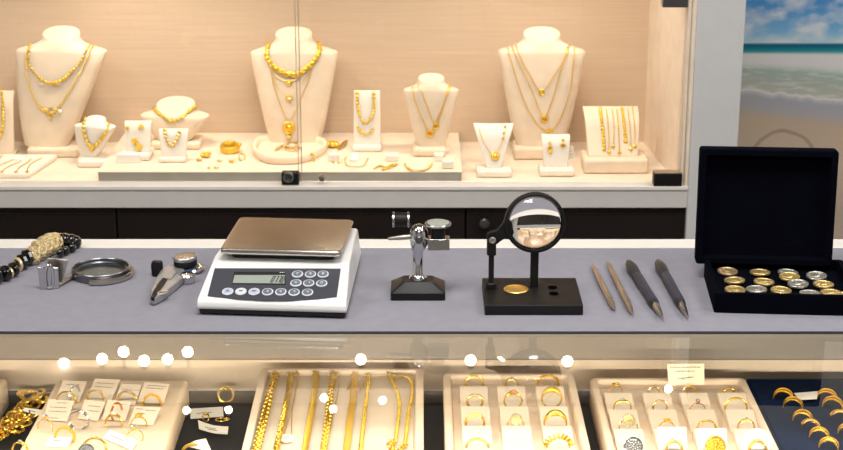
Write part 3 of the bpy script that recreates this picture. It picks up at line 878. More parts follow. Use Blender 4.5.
MB().torus(.0145, .0050, Matrix.Translation(p + Vector((0, 0, .0085))) @ Matrix.Rotation(R(12), 4, 'X') , 28, 10, rz=.0085).build('band', M['gold_fine'], bg, world=True)
MB().ball(p + Vector((.019, 0, .015)), (.005, .004, .0045), 8, 5).build('clasp', M['gold_fine'], bg, world=True)
small_ring_thing('earring', 'gold flower charm leaning on the front of the oval tray', 'earring', 311, 161, ZR, .0085, kind='ring', seed=8)
small_ring_thing('brooch', 'knotted gold brooch between the oval tray and the upright block', 'brooch', 333, 147, ZR, .012, n=9, seed=9)
pts = crm([P(x, y, ZR + .002) for x, y in ((338, 148), (344, 142), (347, 141), (343, 147), (338, 150))], 6)
o = MB().tube(pts, .0016, 6).build('bracelet', M['gold']); tag(o, 'small open gold bracelet beside the knotted brooch', 'bracelet')
GCB = 'white ring cubes on the riser'
def cube(px0, px1, yb, h, label, rz=0.):
    p = P((px0 + px1) / 2, yb, ZR); k = PXM(px0, yb, ZR); w = (px1 - px0) * k / 2
    o = thing('ring_cube', label, 'ring cube', (p.x, p.y + w, ZR), rz, GCB)
    hh = h * k * .8
    MB().box((-w, -w, 0), (w, w, hh)).build('block', M['white_leather'], o, bevel=.0025, bseg=3)
    MB().box((-w * .7, -.0006, hh), (w * .7, .0006, hh + .0004)).build('slot', M['linen'], o)
cube(328, 338.5, 161.5, 9, 'white ring cube with a gold ring beside the oval tray', .2)
small_ring_thing('ring', 'thin gold ring lying at the foot of the ring cube by the oval tray', 'ring', 336, 163, ZR, .005, kind='flat', m='gold_pale')
cube(386, 398.5, 161.5, 8, 'lone white cube between the upright block and the medium bust')
cube(441.5, 449, 153.5, 6, 'smallest white cube, hindmost of three by the medium bust', .3)
cube(434, 444, 161.5, 9, 'white cube against the medium bust base, middle of three')
cube(442, 453.5, 169, 10, 'largest white cube at the riser corner, foremost of three')
pts = crm([P(x, y, ZR + .001) for x, y in ((346, 157), (345, 162), (348, 166), (356, 167), (363, 166), (366, 162), (368, 158))], 6)
o = thing('bracelet', 'open gold chain bracelet laid around a white tag', 'bracelet', pts[0]); chain_beads(pts, None, .0028, .0013, o)
o = MB().box(tuple(P(350, 162, ZR)), tuple(P(359, 156, ZR) + Vector((0, 0, .006)))).build('price_tag', M['card'], bevel=.001); tag(o, 'folded white tag inside the open gold chain bracelet', 'price tag')
pts = crm([P(x, y, ZR + .001) for x, y in ((374, 169), (380, 166), (386, 168), (391, 165), (397, 164.5), (390, 168), (382, 170))], 6)
o = thing('bracelet', 'crumpled gold bracelet in front of the lone white cube', 'bracelet', pts[0]); chain_beads(pts, None, .0042, .0024, o)
pts = crm([P(x, y, ZR + .001) for x, y in ((405, 164), (407, 168), (414, 171), (424, 170.5), (430, 167), (432, 163.5))], 6)
o = thing('bracelet', 'curved gold bracelet in front of the medium bust', 'bracelet', pts[0]); chain_beads(pts, None, .0044, .0022, o)

# ------------------------------------------------------------------ the counter
ZG = .996; ZB = .808
counter = thing('display_counter', 'glass topped jewellery counter with a lit cream interior', 'counter', (0, 1.9, 0))
XA, XB = -1.15, 1.15
YM0 = P(421, 331, ZM).y; YM1 = P(421, 248, ZM).y; YR = P(421, 239.5, ZM).y
MB().box((XA, 1.42, ZG - .006), (XB, YM1 + .0006, ZG - .0004)).build('glass_top', M['glass'], counter, world=True)
part('back_rail', (XA, YM1 + .001, .90), (XB, YR, ZM + .001), 'white_rail', counter, .0015)
YW = 2.172
part('back_board', (XA, YW, ZB - .01), (XB, YW + .014, .8545), 'case_board', counter)
part('upper_back_panel', (XA, YW + .006, .8545), (XB, YW + .016, .9885), 'panel_grey', counter)  # upper part of the inner back wall, greyer and darker than the board
part('deck', (XA, 1.44, ZB - .02), (XB, YW, ZB - .002), 'case_board', counter)
part('deck_cloth', (XA + .01, 1.45, ZB - .002), (XB - .01, YW - .0005, ZB - .0004), 'black_cloth', counter)
part('base_cabinet', (XA, 1.44, 0), (XB, YR, ZB - .02), 'grey_paint', counter)
part('end_panel', (XA - .015, 1.42, 0), (XA, YR, .99), 'grey_paint', counter)
part('end_panel', (XB, 1.42, 0), (XB + .015, YR, .99), 'grey_paint', counter)
MB().box((XA, 1.422, ZB - .02), (XB, 1.428, ZG - .007)).build('front_glass', M['glass'], counter, world=True)
part('light_rail', (XA, 1.430, .950), (XB, 1.452, .988), 'steel', counter, .002)
part('light_shield', (XA, 1.452, .984), (XB, 1.501, .988), 'steel', counter)  # unseen lip added to block the strip's upward light
part('light_shield', (XA, 1.499, .9565), (XB, 1.501, .984), 'steel', counter)
mt = MB().box((XA + .01, YM0, ZG), (XB - .01, YM1, ZM)).build('counter_mat', M['mat'], bevel=.0006)
mt_ = mt
tag(mt, 'grey felt work mat covering the back half of the glass counter', 'mat')

MB().box((XA + .01, YM0 - .0008, ZG), (XB - .01, YM0, ZM - .0004)).build('edge_shade', M['mat_edge_shade'], mt, world=True)  # dark strip: shade on the mat's front face, put in as colour

# ------------------------------------------------------------------ bench scale
fl = P(198.7, 316, ZM); fr = P(347, 319.5, ZM)
rz = -R(4.6)
cs = (fl + fr) / 2
sc_ = thing('bench_scale', 'white electronic bench scale with steel weighing plate and keypad', 'scale', (cs.x - .001, cs.y, ZM), rz)
W0 = .0955; Dp = .238
prof = [(0.001, .0085), (-.001, .012), (0, .0185), (.004, .0225), (.012, .0255), (.088, .047), (.098, .0485), (.228, .0485), (.236, .045), (.238, .038), (.238, .0085)]
def hw(z, y): return W0 - .005 * min(1, max(0, (z - .02) / .028)) - (.005 if y > .2 else 0)
mb = MB()
rings = []
for s_ in (-1, 1):
    rings.append([(s_ * (hw(z, y) - (.004 * y / Dp if s_ > 0 else 0)), y, z) for y, z in prof])
mb.loft(rings)
mb.build('housing', M['scale_white'], sc_, bevel=.004, bseg=4)
MB().prism([(-W0 + .002, .002), (W0 - .002, .002), (W0 - .011, Dp - .003), (-W0 + .007, Dp - .003)], .0025, .0095).build('underside', M['rubber'], sc_, bevel=.001)
for x in (-.075, .075):
    for y in (.02, .23):
        MB().cyl(.009, 0, .004, Matrix.Translation((x, y, 0)), 16).build('foot', M['rubber'], sc_)
# weighing plate: corners from the picture at plate height
inv = WM[sc_].inverted()
ZP = ZM + .064
cor = [inv @ P(x, y, ZP) for x, y in ((217.8, 250.5), (343, 249.8), (352.6, 218.4), (239.6, 217.8))]
px0 = (cor[0].x + cor[3].x) / 2; px1 = (cor[1].x + cor[2].x) / 2; py0 = (cor[0].y + cor[1].y) / 2; py1 = (cor[2].y + cor[3].y) / 2
pcx, pcy = (px0 + px1) / 2, (py0 + py1) / 2; phx, phy = (px1 - px0) / 2, (py1 - py0) / 2
mb = MB()
def RR(i, z, r=.006): return rrect(phx - i, phy - i, r, 4, z, pcx, pcy)
mb.loft([RR(.003, .0555), RR(.0005, .0575), RR(0, .0595), RR(0, .0625), RR(.0012, .0638), RR(.003, .064)])
pl = mb.build('weighing_plate', M['plate_steel'], sc_, angle=50)
MB().loft([rrect(phx - .012, phy - .012, .01, 4, .048, pcx, pcy), rrect(phx - .01, phy - .01, .01, 4, .0558, pcx, pcy)]).build('plate_support', M['rubber'], sc_)
# keypad on the slope
A = Vector((0, .012, .0257)); Bv = Vector((0, .088, .0472)); sl = (Bv - A).normalized(); nrm = Vector((1, 0, 0)).cross(sl)
WS = WM[sc_]
Aw = WS @ A; nw = (WS.to_3x3() @ nrm).normalized()
def kp(px, py):
    d = ray(px, py); t = (Aw - CAM).dot(nw) / d.dot(nw); q = inv @ (CAM + d * t)
    return q.x, (q - A).dot(sl)
TK = Matrix.Translation(A) @ Matrix((Vector((1, 0, 0)), sl, nrm)).transposed().to_4x4()
poly = [kp(*p) for p in ((214.7, 268.6), (340.8, 269), (336.8, 297.3), (318, 299.3), (290, 300.8), (265, 300.6), (238, 299.3), (207.5, 296.2))]
kpad = MB().prism(poly, .0, .0009, TK).build('keypad', M['panel_dark'], sc_, bevel=.0003)
def zx(x, y): return 205 + x / 6.485, 255 + y / 6.485
bz = [kp(*zx(*p)) for p in ((190, 114), (522, 114), (522, 196), (174, 193))]
MB().prism(bz, .0009, .0013, TK).build('display_frame', M['rubber'], kpad)
bz = [kp(*zx(*p)) for p in ((193, 137), (520, 137), (515, 191), (179, 188))]
lc = MB().prism(bz, .0013, .0018, TK).build('display', M['lcd'], kpad)
# seven-segment digits 0 7 7 i in a slanted face
mb = MB()
d0 = kp(*zx(424, 184)); d1 = kp(*zx(508, 184)); d2 = kp(*zx(512, 144))
dh = (d2[1] - d0[1]) * .95; dwid = (d1[0] - d0[0])
segs = {'0': 'abcdef', '7': 'abc', '1': 'bc', '-': 'g'}
def digit(ch, x, w):
    h = dh; t = h * .075; sh = .18
    pos = {'a': ((0, h), (w, h)), 'b': ((w, h / 2), (w, h)), 'c': ((w, 0), (w, h / 2)), 'd': ((0, 0), (w, 0)), 'e': ((0, 0), (0, h / 2)), 'f': ((0, h / 2), (0, h)), 'g': ((0, h / 2), (w, h / 2))}
    for s_ in segs[ch]:
        (xa, ya), (xb, yb) = pos[s_]
        if xa == xb: q = [(xa - t * .6, ya + t * .3), (xa + t * .6, ya + t * .3), (xb + t * .6, yb - t * .3), (xb - t * .6, yb - t * .3)]
        else: q = [(xa, ya - t * .5), (xb, ya - t * .5), (xb, ya + t * .5), (xa, ya + t * .5)]
        mb.prism([(x + u + sh * v_ , d0[1] + v_) for u, v_ in q], .0018, .0021, TK)
cw = dwid / 3.55
for i, ch in enumerate('0770'):
    digit(ch, d0[0] + i * cw * .92, cw * .52)
mb.build('digits', M['lcd_ink'], lc)
mb = MB()
for a_, b__ in (((484, 121), (494, 117)), ((498, 121), (508, 117)), ((511, 120), (517, 117))):
    p0 = kp(*zx(*a_)); p1 = kp(*zx(*b__)); mb.prism([p0, (p1[0], p0[1]), p1, (p0[0], p1[1])], .0013, .0016, TK)
mb.build('printed_text', M['key_ring'], kpad)
keys = [(148, 242, 2), (233, 242, 3), (319, 243, 2), (406, 244, 1), (492, 245, 1), (578, 247, 1), (665, 248, 1), (600, 129, 1), (684, 130, 1), (766, 130, 1), (590, 187, 1), (673, 188, 1), (757, 189, 1)]
for i, (x, y, kd) in enumerate(keys):
    u, v_ = kp(*zx(x, y))
    T = TK @ Matrix.Translation((u, v_, .0009))
    ky = MB().lathe([(0, 0), (.0073, 0), (.0073, .0008), (.0062, .0012), (0, .0012)], T, 24, 1, 1.05).build('key', M['key_ring'], kpad)
    MB().lathe([(0, .0012), (.0058, .0012), (.0055, .0016), (0, .0017)], T, 24, 1, 1.05).build('key_face', M[('key_grey', 'key_grey', 'key_pale', 'key_ring')[kd]], ky)
    g = MB()
    gm = 'key_ring' if kd == 1 else 'key_grey'
    def st(x0, y0, x1, y1, w=.0005):
        d = Vector((x1 - x0, y1 - y0)); n_ = Vector((-d.y, d.x)).normalized() * w
        g.prism([(x0 + n_.x, y0 + n_.y), (x0 - n_.x, y0 - n_.y), (x1 - n_.x, y1 - n_.y), (x1 + n_.x, y1 + n_.y)], .0017, .0020, T)
    if i == 0: st(0, -.001, 0, .0028); g.torus(.0018, .0004, T @ Matrix.Translation((0, -.0004, .0018)), 14, 5)
    elif i in (1, 2): st(-.0028, .0006, .0028, .0006); st(-.002, -.001, .002, -.001); 
    else:
        dgt = '3574298610'[i - 3]
        hh = .0018; w_ = .0011
        sg = {'0': 'abcdef', '1': 'bc', '2': 'abged', '3': 'abgcd', '4': 'fgbc', '5': 'afgcd', '6': 'afgedc', '7': 'abc', '8': 'abcdefg', '9': 'abcdfg'}[dgt]
        ln = {'a': (-w_, hh, w_, hh), 'b': (w_, 0, w_, hh), 'c': (w_, -hh, w_, 0), 'd': (-w_, -hh, w_, -hh), 'e': (-w_, -hh, -w_, 0), 'f': (-w_, 0, -w_, hh), 'g': (-w_, 0, w_, 0)}
        for s_ in sg: st(*ln[s_], .00035)
    g.build('symbol', M[gm], ky)

# ------------------------------------------------------------------ little chrome stand
Y0 = 2.045
def X(px, py, Y): return PY(px, py, Y).x
st_ = thing('jewellers_stand', 'small chrome tool stand with black tapered base beside the scale', 'tool stand', (X(418, 295, Y0), Y0, ZM))
kx = 2.15 / F
MB().loft([rrect(.0355, .026, .002, 3, 0), rrect(.0355, .026, .002, 3, .010), rrect(.022, .015, .004, 3, .0200), rrect(.0205, .0135, .004, 3, .0212)]).build('base', M['black_gloss'], st_, angle=25)
zt = PY(418, 248, Y0).z - ZM
ps = MB().lathe([(0, .0205), (.0115, .0205), (.0115, .024), (.0085, .026), (.0068, .028), (.0068, zt - .004), (.0085, zt - .002), (.0085, zt + .002), (0, zt + .002)], None, 20).build('post', M['chrome'], st_, angle=50)
zc = PY(419, 236.5, Y0).z - ZM; xh = X(419, 236, Y0) - st_.location.x
hd = MB().lathe([(0, -.0165), (.009, -.0165), (.0108, -.012), (.0122, -.003), (.0122, .004), (.0108, .010), (.0075, .0145), (.004, .0165), (0, .017)], Matrix.Translation((xh, 0, zc)), 22).build('head', M['chrome'], st_, angle=50)
MB().lathe([(0, 0), (.0052, 0), (.0052, .0016), (.0035, .0022), (.0035, .0010), (0, .0010)], zto((xh, -.0118, zc - .001), (0, -1, .1)), 14).build('screw', M['steel_dark'], hd)
pa = PY(388, 238.8, Y0); pb = PY(411, 236.5, Y0)
L_ = lambda p: Vector((p.x - st_.location.x, p.y - Y0, p.z - ZM))
MB().tube([L_(pa), L_(pa).lerp(L_(pb), .5), L_(pb)], [.0018, .0032, .0036], 10).build('lever', M['steel'], st_)
zb0 = L_(PY(429, 248.5, Y0)); zb1 = L_(PY(449.5, 238, Y0))
MB().box((zb0.x - .002, -.009, zb0.z), (zb1.x, .009, zb1.z + .001)).build('side_block', M['chrome'], st_, bevel=.001)
cx_ = L_(PY(438, 238, Y0)).x; z0_ = zb1.z; z1_ = L_(PY(438, 227, Y0)).z
MB().lathe([(0, z0_), (.0085, z0_), (.0092, z0_ + .002), (.0092, z1_ - .002), (.008, z1_), (0, z1_)], Matrix.Translation((cx_, 0, 0)), 22).build('collar', M['black_satin'], st_)
dk = MB().lathe([(0, z1_), (.013, z1_ + .0008), (.0168, z1_ + .003), (.0172, z1_ + .0050), (.0164, z1_ + .0062), (.015, z1_ + .0054), (0, z1_ + .0058)], Matrix.Translation((cx_, 0, 0)), 30).build('disc', M['steel'], st_, angle=30)
MB().lathe([(0, z1_ + .0056), (.0148, z1_ + .0056), (.0145, z1_ + .0066), (0, z1_ + .0072)], Matrix.Translation((cx_, 0, 0)), 30).build('glass_face', M['lcd'], dk)
pc = L_(PY(401, 219.5, Y0 + .012))
MB().lathe([(0, -.0095), (.0085, -.0095), (.009, -.008), (.009, .008), (.0085, .0095), (0, .0095)], Matrix.Translation(pc) @ Matrix.Rotation(R(90), 4, 'Y'), 22).build('roller', M['black_satin'], st_)
for s_ in (-1, 1):
    MB().lathe([(0, -.0014), (.0098, -.0014), (.0103, 0), (.0098, .0014), (0, .0014)], Matrix.Translation(pc + Vector((s_ * .0098, 0, 0))) @ Matrix.Rotation(R(90), 4, 'Y'), 22).build('roller_rim', M['chrome'], st_)
MB().tube([pc + Vector((0, .006, -.004)), pc + Vector((.010, .008, -.010)), Vector((xh, .006, zc + .002))], .0026, 8).build('roller_arm', M['black_satin'], st_)

# ------------------------------------------------------------------ stand magnifier
Y1 = P(484.8, 315.4, ZM).y
xa = P(484.8, 315.4, ZM).x; xb = P(583, 315.4, ZM).x
yb2 = P(530, 277.7, ZM + .0135).y
mg = thing('stand_magnifier', 'black framed magnifying glass on a heavy black base plate', 'magnifier', ((xa + xb) / 2, (Y1 + yb2) / 2, ZM))
bp_ = MB().box((xa, Y1, ZM), (xb, yb2, ZM + .0135)).build('base_plate', M['black_satin'], mg, world=True, bevel=.0009)
YL = 2.032
zr = PY(534.8, 222.3, YL).z; xr = PY(534.8, 222.3, YL).x; rr_ = 30.6 / F * (PY(537, 222, YL) - CAM).dot(FW)
TL = zto((xr, YL, zr), (.06, -1, .08))
MB().lathe([(rr_ - .0035, -.004), (rr_ - .0015, -.0045), (rr_, -.003), (rr_, .004), (rr_ - .001, .0052), (rr_ - .003, .0052), (rr_ - .0036, .004), (rr_ - .0036, -.004)], TL, 48)
def ring_lathe(prof, T, seg=48):
    rings = [[(r * cos(2 * pi * i / seg), r * sin(2 * pi * i / seg), z) for i in range(seg)] for r, z in prof]
    n = len(rings); mb = MB()
    return mb.loft(rings, T, closed=True)
ring_lathe([(rr_ - .0034, -.0045), (rr_ - .0008, -.0050), (rr_, -.004), (rr_, .005), (rr_ - .001, .006), (rr_ - .0030, .006), (rr_ - .0038, .0045), (rr_ - .0038, -.003)], TL).build('lens_ring', M['black_satin'], mg, world=True, angle=50)
LR = rr_ - .0039; RC = .082
prof = []
nq = 10
for q in range(nq + 1):
    r = LR * q / nq; prof.append((r, -(sqrt(RC * RC - r * r) - sqrt(RC * RC - LR * LR)) - .0008))
p2 = [(r, -z) for r, z in reversed(prof)]
MB().lathe([(max(r, 1e-5), z) for r, z in prof + p2], TL, 48).build('lens', M['lens'], mg, world=True, angle=80)
xp = PY(534.6, 270, YL).x
MB().box((xp - .0052, YL + .001, ZM + .013), (xp + .0052, YL + .010, zr - rr_ + .004)).build('post', M['black_satin'], mg, world=True, bevel=.001)
# hinge post and arm
YH = P(491, 288, ZM + .0135).y
def W(px, py): return PY(px, py, YH)
pf = W(491, 288)
MB().lathe([(0, 0), (.0075, 0), (.0075, .007), (.006, .0085), (0, .0085)], Matrix.Translation((pf.x, YH, ZM + .0135)), 18).build('post_foot', M['black_satin'], mg, world=True)
MB().cyl(.0036, ZM + .014, W(491, 252).z, Matrix.Translation((pf.x, YH, 0)), 14).build('hinge_post', M['black_satin'], mg, world=True)
a = W(486.8, 254.5); b = W(496.2, 238)
MB().box((a.x, YH - .006, a.z), (b.x, YH + .006, b.z)).build('hinge_block', M['black_satin'], mg, world=True, bevel=.0015)
arm = [W(*p) for p in ((486.8, 240), (487, 233.5), (490, 231.5), (497, 229.5), (502, 224), (506, 216), (512, 222), (514, 232), (511, 239), (504, 238.5), (500, 241), (496.5, 244))]
TA = Matrix(((1, 0, 0, 0), (0, 0, -1, YH), (0, 1, 0, 0), (0, 0, 0, 1)))
MB().prism([(p.x, p.z) for p in arm], -.0035, .0035, TA).build('arm', M['black_satin'], mg, world=True, bevel=.0012)
p = W(492.3, 238.5)
MB().lathe([(0, 0), (.0045, 0), (.0045, .002), (.003, .003), (.002, .0024), (0, .0024)], zto((p.x, YH - .006, p.z), (0, -1, 0)), 16).build('bolt', M['steel'], mg, world=True)
pc = P(516, 290, ZM + .0135)
cup = ring_lathe([(.0158, 0), (.0162, .0012), (.0150, .0022), (.0138, .0016), (.0128, -.004), (.004, -.0062), (.0002, -.0064), (.0002, -.0068), (.0158, -.0068)], Matrix.Translation((pc.x, pc.y, ZM + .0136)), 36).build('brass_cup', M['brass'], mg, world=True, angle=50)
MB().lathe([(0, -.0004), (.0130, -.0004), (.0130, .0004), (.007, .0012), (0, .0016)], Matrix.Translation((pc.x, pc.y, ZM + .0136)), 30).build('cup_floor', M['brass'], cup, world=True)
for x, y in ((552.6, 287.7), (554, 293.9)):
    p = P(x, y, ZM + .0135)
    ring_lathe([(.0064, 0), (.0068, .0004), (.0058, .0006), (.0052, .0002)], Matrix.Translation((p.x, p.y, ZM + .0135)), 24).build('hole_rim', M['black_gloss'], mg, world=True)
    MB().lathe([(0, 0), (.0062, 0), (.0062, .0009), (0, .0009)], Matrix.Translation((p.x, p.y, ZM + .0135)), 24).build('hole', M['seam'], mg, world=True)

# ------------------------------------------------------------------ four hand tools
def pen(label, far, tip, segs, name='graver', cat='hand tool', group='hand tools laid out by the coin box'):
    """segs: [part, material, [(s, r), ...]] along the shaft, s 0 at the far end, 1 at the tip"""
    rmax = max(r for _, _, pr_ in segs for _, r in pr_)
    a = P(far[0], far[1], ZM + rmax); b = P(tip[0], tip[1], ZM + rmax)
    rt = thing(name, label, cat, ((a.x + b.x) / 2, (a.y + b.y) / 2, ZM), 0., group)
    L = (b - a).length; T = zto(a, b - a)
    for nm, m, pr_, fl_ in [(x + (1.,))[:4] if len(x) == 3 else x for x in segs]:
        MB().lathe([(max(r, 1e-4), s_ * L) for s_, r in pr_], T, 16, 1., fl_).build(nm, M[m], rt, world=True)
    return rt
for lab, f, t in (('slim bronze graver, outermost of the four tools, next to the magnifier base', (591.8, 263.5), (615.2, 310.5)), ('slim bronze graver lying beside the first dark handled tool', (607, 260.5), (633.2, 315))):
    pen(lab, f, t, [('handle', 'bronze_tool', [(0, .0008), (.02, .0014), (.16, .0032), (.5, .0040), (.72, .0042), (.74, .0036)]),
                    ('ferrule', 'steel', [(.735, .0040), (.76, .0050), (.80, .0050), (.82, .0044)]),
                    ('tip', 'bronze_tool', [(.815, .0044), (.90, .0036), (.97, .0012), (1., .0005)])])
for lab, f, t in (('dark slate handled scriber lying between a bronze graver and its twin', (627.3, 260.5), (663.3, 317.5)), ('dark slate handled scriber, nearest the coin box', (657, 260), (688.3, 316.8))):
    pen(lab, f, t, [('blade', 'slate_dark', [(0, .0012), (.06, .0056), (.15, .0078), (.25, .0070), (.33, .0046), (.36, .0044)]),
                    ('handle', 'slate', [(.28, .0054), (.33, .0068), (.6, .0064), (.74, .0066), (.765, .0064), (.77, .0054)]),
                    ('collar', 'black_gloss', [(.755, .0050), (.77, .0058), (.795, .0056), (.80, .0045)]),
                    ('tip', 'steel', [(.795, .0046), (.86, .0042), (.93, .0026), (.97, .0012), (1., .0004)])], name='scriber')

# ------------------------------------------------------------------ coin box
fl = P(714, 312.8, ZM)
rzb = -R(4)
bx = thing('coin_box', 'open midnight blue velvet box filled with coins', 'box', (fl.x, fl.y, ZM), rzb)
BW, BD, BH = .184, .146, .0265
def bring(i, z, r=.004): return rrect(BW / 2 - i, BD / 2 - i, max(.0005, r - i * .3), 3, z, BW / 2, BD / 2)
MB().loft([bring(0, 0), bring(0, BH), bring(.006, BH), bring(.0075, .0125)]).build('base', M['navy_dark'], bx, angle=30)
MB().loft([bring(.0078, .0118), bring(.0078, .0135)]).build('coin_pad', M['navy_dark'], bx)
TLd = Matrix.Translation((.0905 - .013, BD + .004, .020)) @ Matrix.Rotation(R(-4), 4, 'X') @ Matrix.Translation((0, 0, .079)) @ Matrix.Rotation(R(90), 4, 'X')
def lring(i, z, r=.004): return rrect(.0905 - i, .079 - i, max(.0005, r - i * .3), 3, z)
MB().loft([lring(0, 0), lring(0, .019), lring(.0015, .0205), lring(.0085, .0205), lring(.010, .005)], TLd).build('lid', M['navy_dark'], bx, angle=30)
coins = [(727.6, 271.5, 'coin_bronze', 'pale bronze coin in the back row, at the corner of the open box'), (734.5, 280.5, 'coin_gold', 'copper gold coin tucked before the corner coin of the box'), (735, 290, 'coin_gold', 'gold coin half hidden by the box front, nearest the scribers'),
         (760, 272.5, 'coin_gold', 'bright gold coin in the back row, second from the box corner'), (764, 282, 'coin_gold', 'gold coin in front of the second back-row coin'), (756.5, 289.5, 'coin_silver', 'silver toned coin half hidden by the box front'),
         (788, 272.8, 'coin_silver', 'dark silver coin peeping out from behind a gold coin in the back row'), (789.5, 276.8, 'coin_gold', 'gold coin overlapping the dark silver coin in the back row'), (798, 284, 'coin_silver', 'silver coin in the middle row of the open box'),
         (781, 290.5, 'coin_gold', 'gold coin half hidden by the box front, beside the middle silver coin'), (816.5, 276, 'coin_silver', 'silver coin with a dark relief in the back row, farther along the box'), (823.5, 284.5, 'coin_gold', 'gold coin in the middle row below the dark relief silver coin'),
         (810, 293.5, 'coin_silver', 'silver coin mostly sunk behind the front wall of the box'), (831, 293, 'coin_gold', 'gold coin leaning by the box front, near the far end of the row'), (843, 297, 'coin_gold', 'outermost gold coin at the picture edge of the open box')]
for i, (x, y, m, lab) in enumerate(coins):
    zz = ZM + .0165 + (.003 if i in (7, 8) else 0)
    p = P(x, y, zz)
    if x > 840: p = P(842, 296, zz)
    o = thing('coin', lab, 'coin', (p.x, p.y, ZM + .0136), 0., 'coins in the velvet box')
    T = Matrix.Translation((p.x, p.y, zz)) @ Matrix.Rotation(random.uniform(0, 6), 4, 'Z') @ Matrix.Rotation(random.uniform(.02, .1), 4, 'X')
    r = .0136
    MB().lathe([(0, -.0015), (r * .97, -.0015), (r, -.0008), (r, .0010), (r * .97, .0016), (r * .90, .0016), (r * .86, .0010), (0, .0010)], T, 30).build('disc', M[m], o, world=True, angle=30)
    mb = MB()
    mb.ball((0, 0, .0010), (r * .36, r * .48, .0013), 10, 6, T); mb.ball((r * .12, r * .5, .0010), (r * .2, r * .2, .0012), 8, 5, T); mb.ball((-r * .3, -r * .38, .0010), (r * .3, r * .16, .0009), 8, 5, T)
    for k_ in range(9):
        a_ = .6 + k_ * .42
        mb.ball((r * .73 * cos(a_), r * .73 * sin(a_), .0010), (r * .07, r * .05, .0006), 6, 4, T)
    mb.build('relief', M[m], o, world=True)

# ------------------------------------------------------------------ folding loupe
zl0, zl1 = ZM, ZM + .0125
c = P(101, 271, ZM + .006)
rl = 29.0 / F * (c - CAM).dot(FW)
lp = thing('folding_loupe', 'round steel framed loupe with its folding case plate', 'loupe', (c.x, c.y, ZM))
TC = Matrix.Translation((c.x, c.y, ZM))
ring_lathe([(rl - .0035, .0005), (rl - .0002, .0005), (rl, .0015), (rl, .0115), (rl - .0008, .0125), (rl - .0022, .0125), (rl - .0030, .0115)], TC, 48).build('lens_ring', M['steel_dark'], lp, world=True, angle=30)
ring_lathe([(rl - .0075, .0035), (rl - .0032, .0035), (rl - .0032, .0085), (rl - .0058, .0085), (rl - .0075, .0070)], TC, 48).build('inner_ring', M['steel_dark'], lp, world=True, angle=30)
MB().lathe([(0, .0040), (rl - .0070, .0044), (rl - .0070, .0060), (0, .0078)], TC, 40).build('lens', M['glass_small'], lp, world=True)
arcp = [Vector((c.x + (rl + .003) * cos(R(a)) , c.y - .002 + (rl + .002) * sin(R(a)), ZM + .0045)) for a in range(-100, 25, 6)]
MB().tube(arcp, .0030, 8, flat=1.4, upv=(0, 0, 1)).build('cover_rim', M['steel'], lp, world=True)
pa, pb = P(75, 274, ZM + .006), P(58, 285, ZM + .003)
MB().tube([pa, pa.lerp(pb, .5), pb], [.0045, .0038, .0035], 8, flat=.6, upv=(0, 0, 1)).build('hinge_arm', M['steel'], lp, world=True)
q0, q1 = P(39.8, 289.3, ZM), P(59, 288.8, ZM)
vx = (q1 - q0); wv = vx.length; vx.normalize(); vy = Vector((-vx.y, vx.x, 0))
TF = Matrix.Translation(q0) @ Matrix((vx, vy, Vector((0, 0, 1)))).transposed().to_4x4()
mb = MB()
mb.box((0, 0, 0), (wv, .030, .002), TF); 
lv = MB().loft([[(0, 0, .0), (wv, 0, .0), (wv, .002, .0), (0, .002, .0)], [(-.001, -.001, .031), (wv + .001, -.001, .030), (wv + .001, .0015, .030), (-.001, .0015, .031)]], TF).build('case_front', M['chrome'], lp, world=True, bevel=.0008)
mb.build('case_floor', M['steel'], lp, world=True, bevel=.0006)
MB().loft([[(.006, .016, .001), (wv + .002, .014, .001), (wv + .002, .016, .001), (.006, .018, .001)], [(.010, .016, .038), (wv + .013, .014, .035), (wv + .013, .016, .035), (.010, .018, .038)]], TF).build('case_leaf', M['steel'], lp, world=True, bevel=.0006)
lk = [TF @ Vector(p) for p in ((.010, -.002, .004), (.009, -.0025, .016), (.011, -.002, .030), (.0145, -.001, .034), (.018, -.002, .030), (.0185, -.0025, .016), (.0165, -.002, .004), (.0135, -.002, .002))]
MB().tube(crm(lk, 5, True), .0018, 8, closed=True).build('oval_link', M['chrome'], lp, world=True)

# ------------------------------------------------------------------ clip-on loupe clamp
cp = P(172, 285, ZM)
cl_ = thing('clip_loupe', 'chrome clip-on loupe clamp with black inlay and round dial', 'loupe clamp', (cp.x, cp.y, ZM))
def PG(pxs, z): return [tuple(P(x, y, z)[:2]) for x, y in pxs]
zb = ZM + .004
MB().prism(PG([(150.5, 302), (151, 295), (156, 283), (161, 275), (168, 270.5), (178, 270), (184, 273), (186, 280), (180, 285), (173, 291), (163, 299), (154, 304)], zb), zb - .0025, zb + .0075).build('body', M['tool_steel'], cl_, world=True, bevel=.0016, bseg=3)
MB().prism(PG([(150.8, 297), (153, 291), (163, 277.5), (168, 276), (167, 280), (160, 290), (154, 298)], zb + .0085), zb + .004, zb + .0086).build('inlay', M['black_satin'], cl_, world=True, bevel=.0005)
MB().prism(PG([(156, 285), (161, 276.5), (168, 272), (177, 271.5), (171, 279), (163, 277.5)], zb + .009), zb + .005, zb + .0092).build('spring_plate', M['tool_steel'], cl_, world=True, bevel=.0006)
pe = P(163, 292.5, zb + .0078)
Te = Matrix.Translation(pe) @ Matrix.Rotation(R(42), 4, 'Z')
MB().torus(.0056, .0011, Te, 24, 6, sx=1.35, sy=.9).build('oval_rim', M['steel'], cl_, world=True)
MB().lathe([(0, 0), (.0055, 0), (.0055, .0004), (0, .0004)], Te, 20, 1.3, .85).build('oval_opening', M['steel_dark'], cl_, world=True)
ph = P(187.5, 282.5, ZM)
MB().lathe([(0, .001), (.0100, .001), (.0108, .003), (.0108, .0105), (.009, .0125), (.004, .013), (0, .0135)], Matrix.Translation(ph), 24).build('pivot', M['chrome'], cl_, world=True)
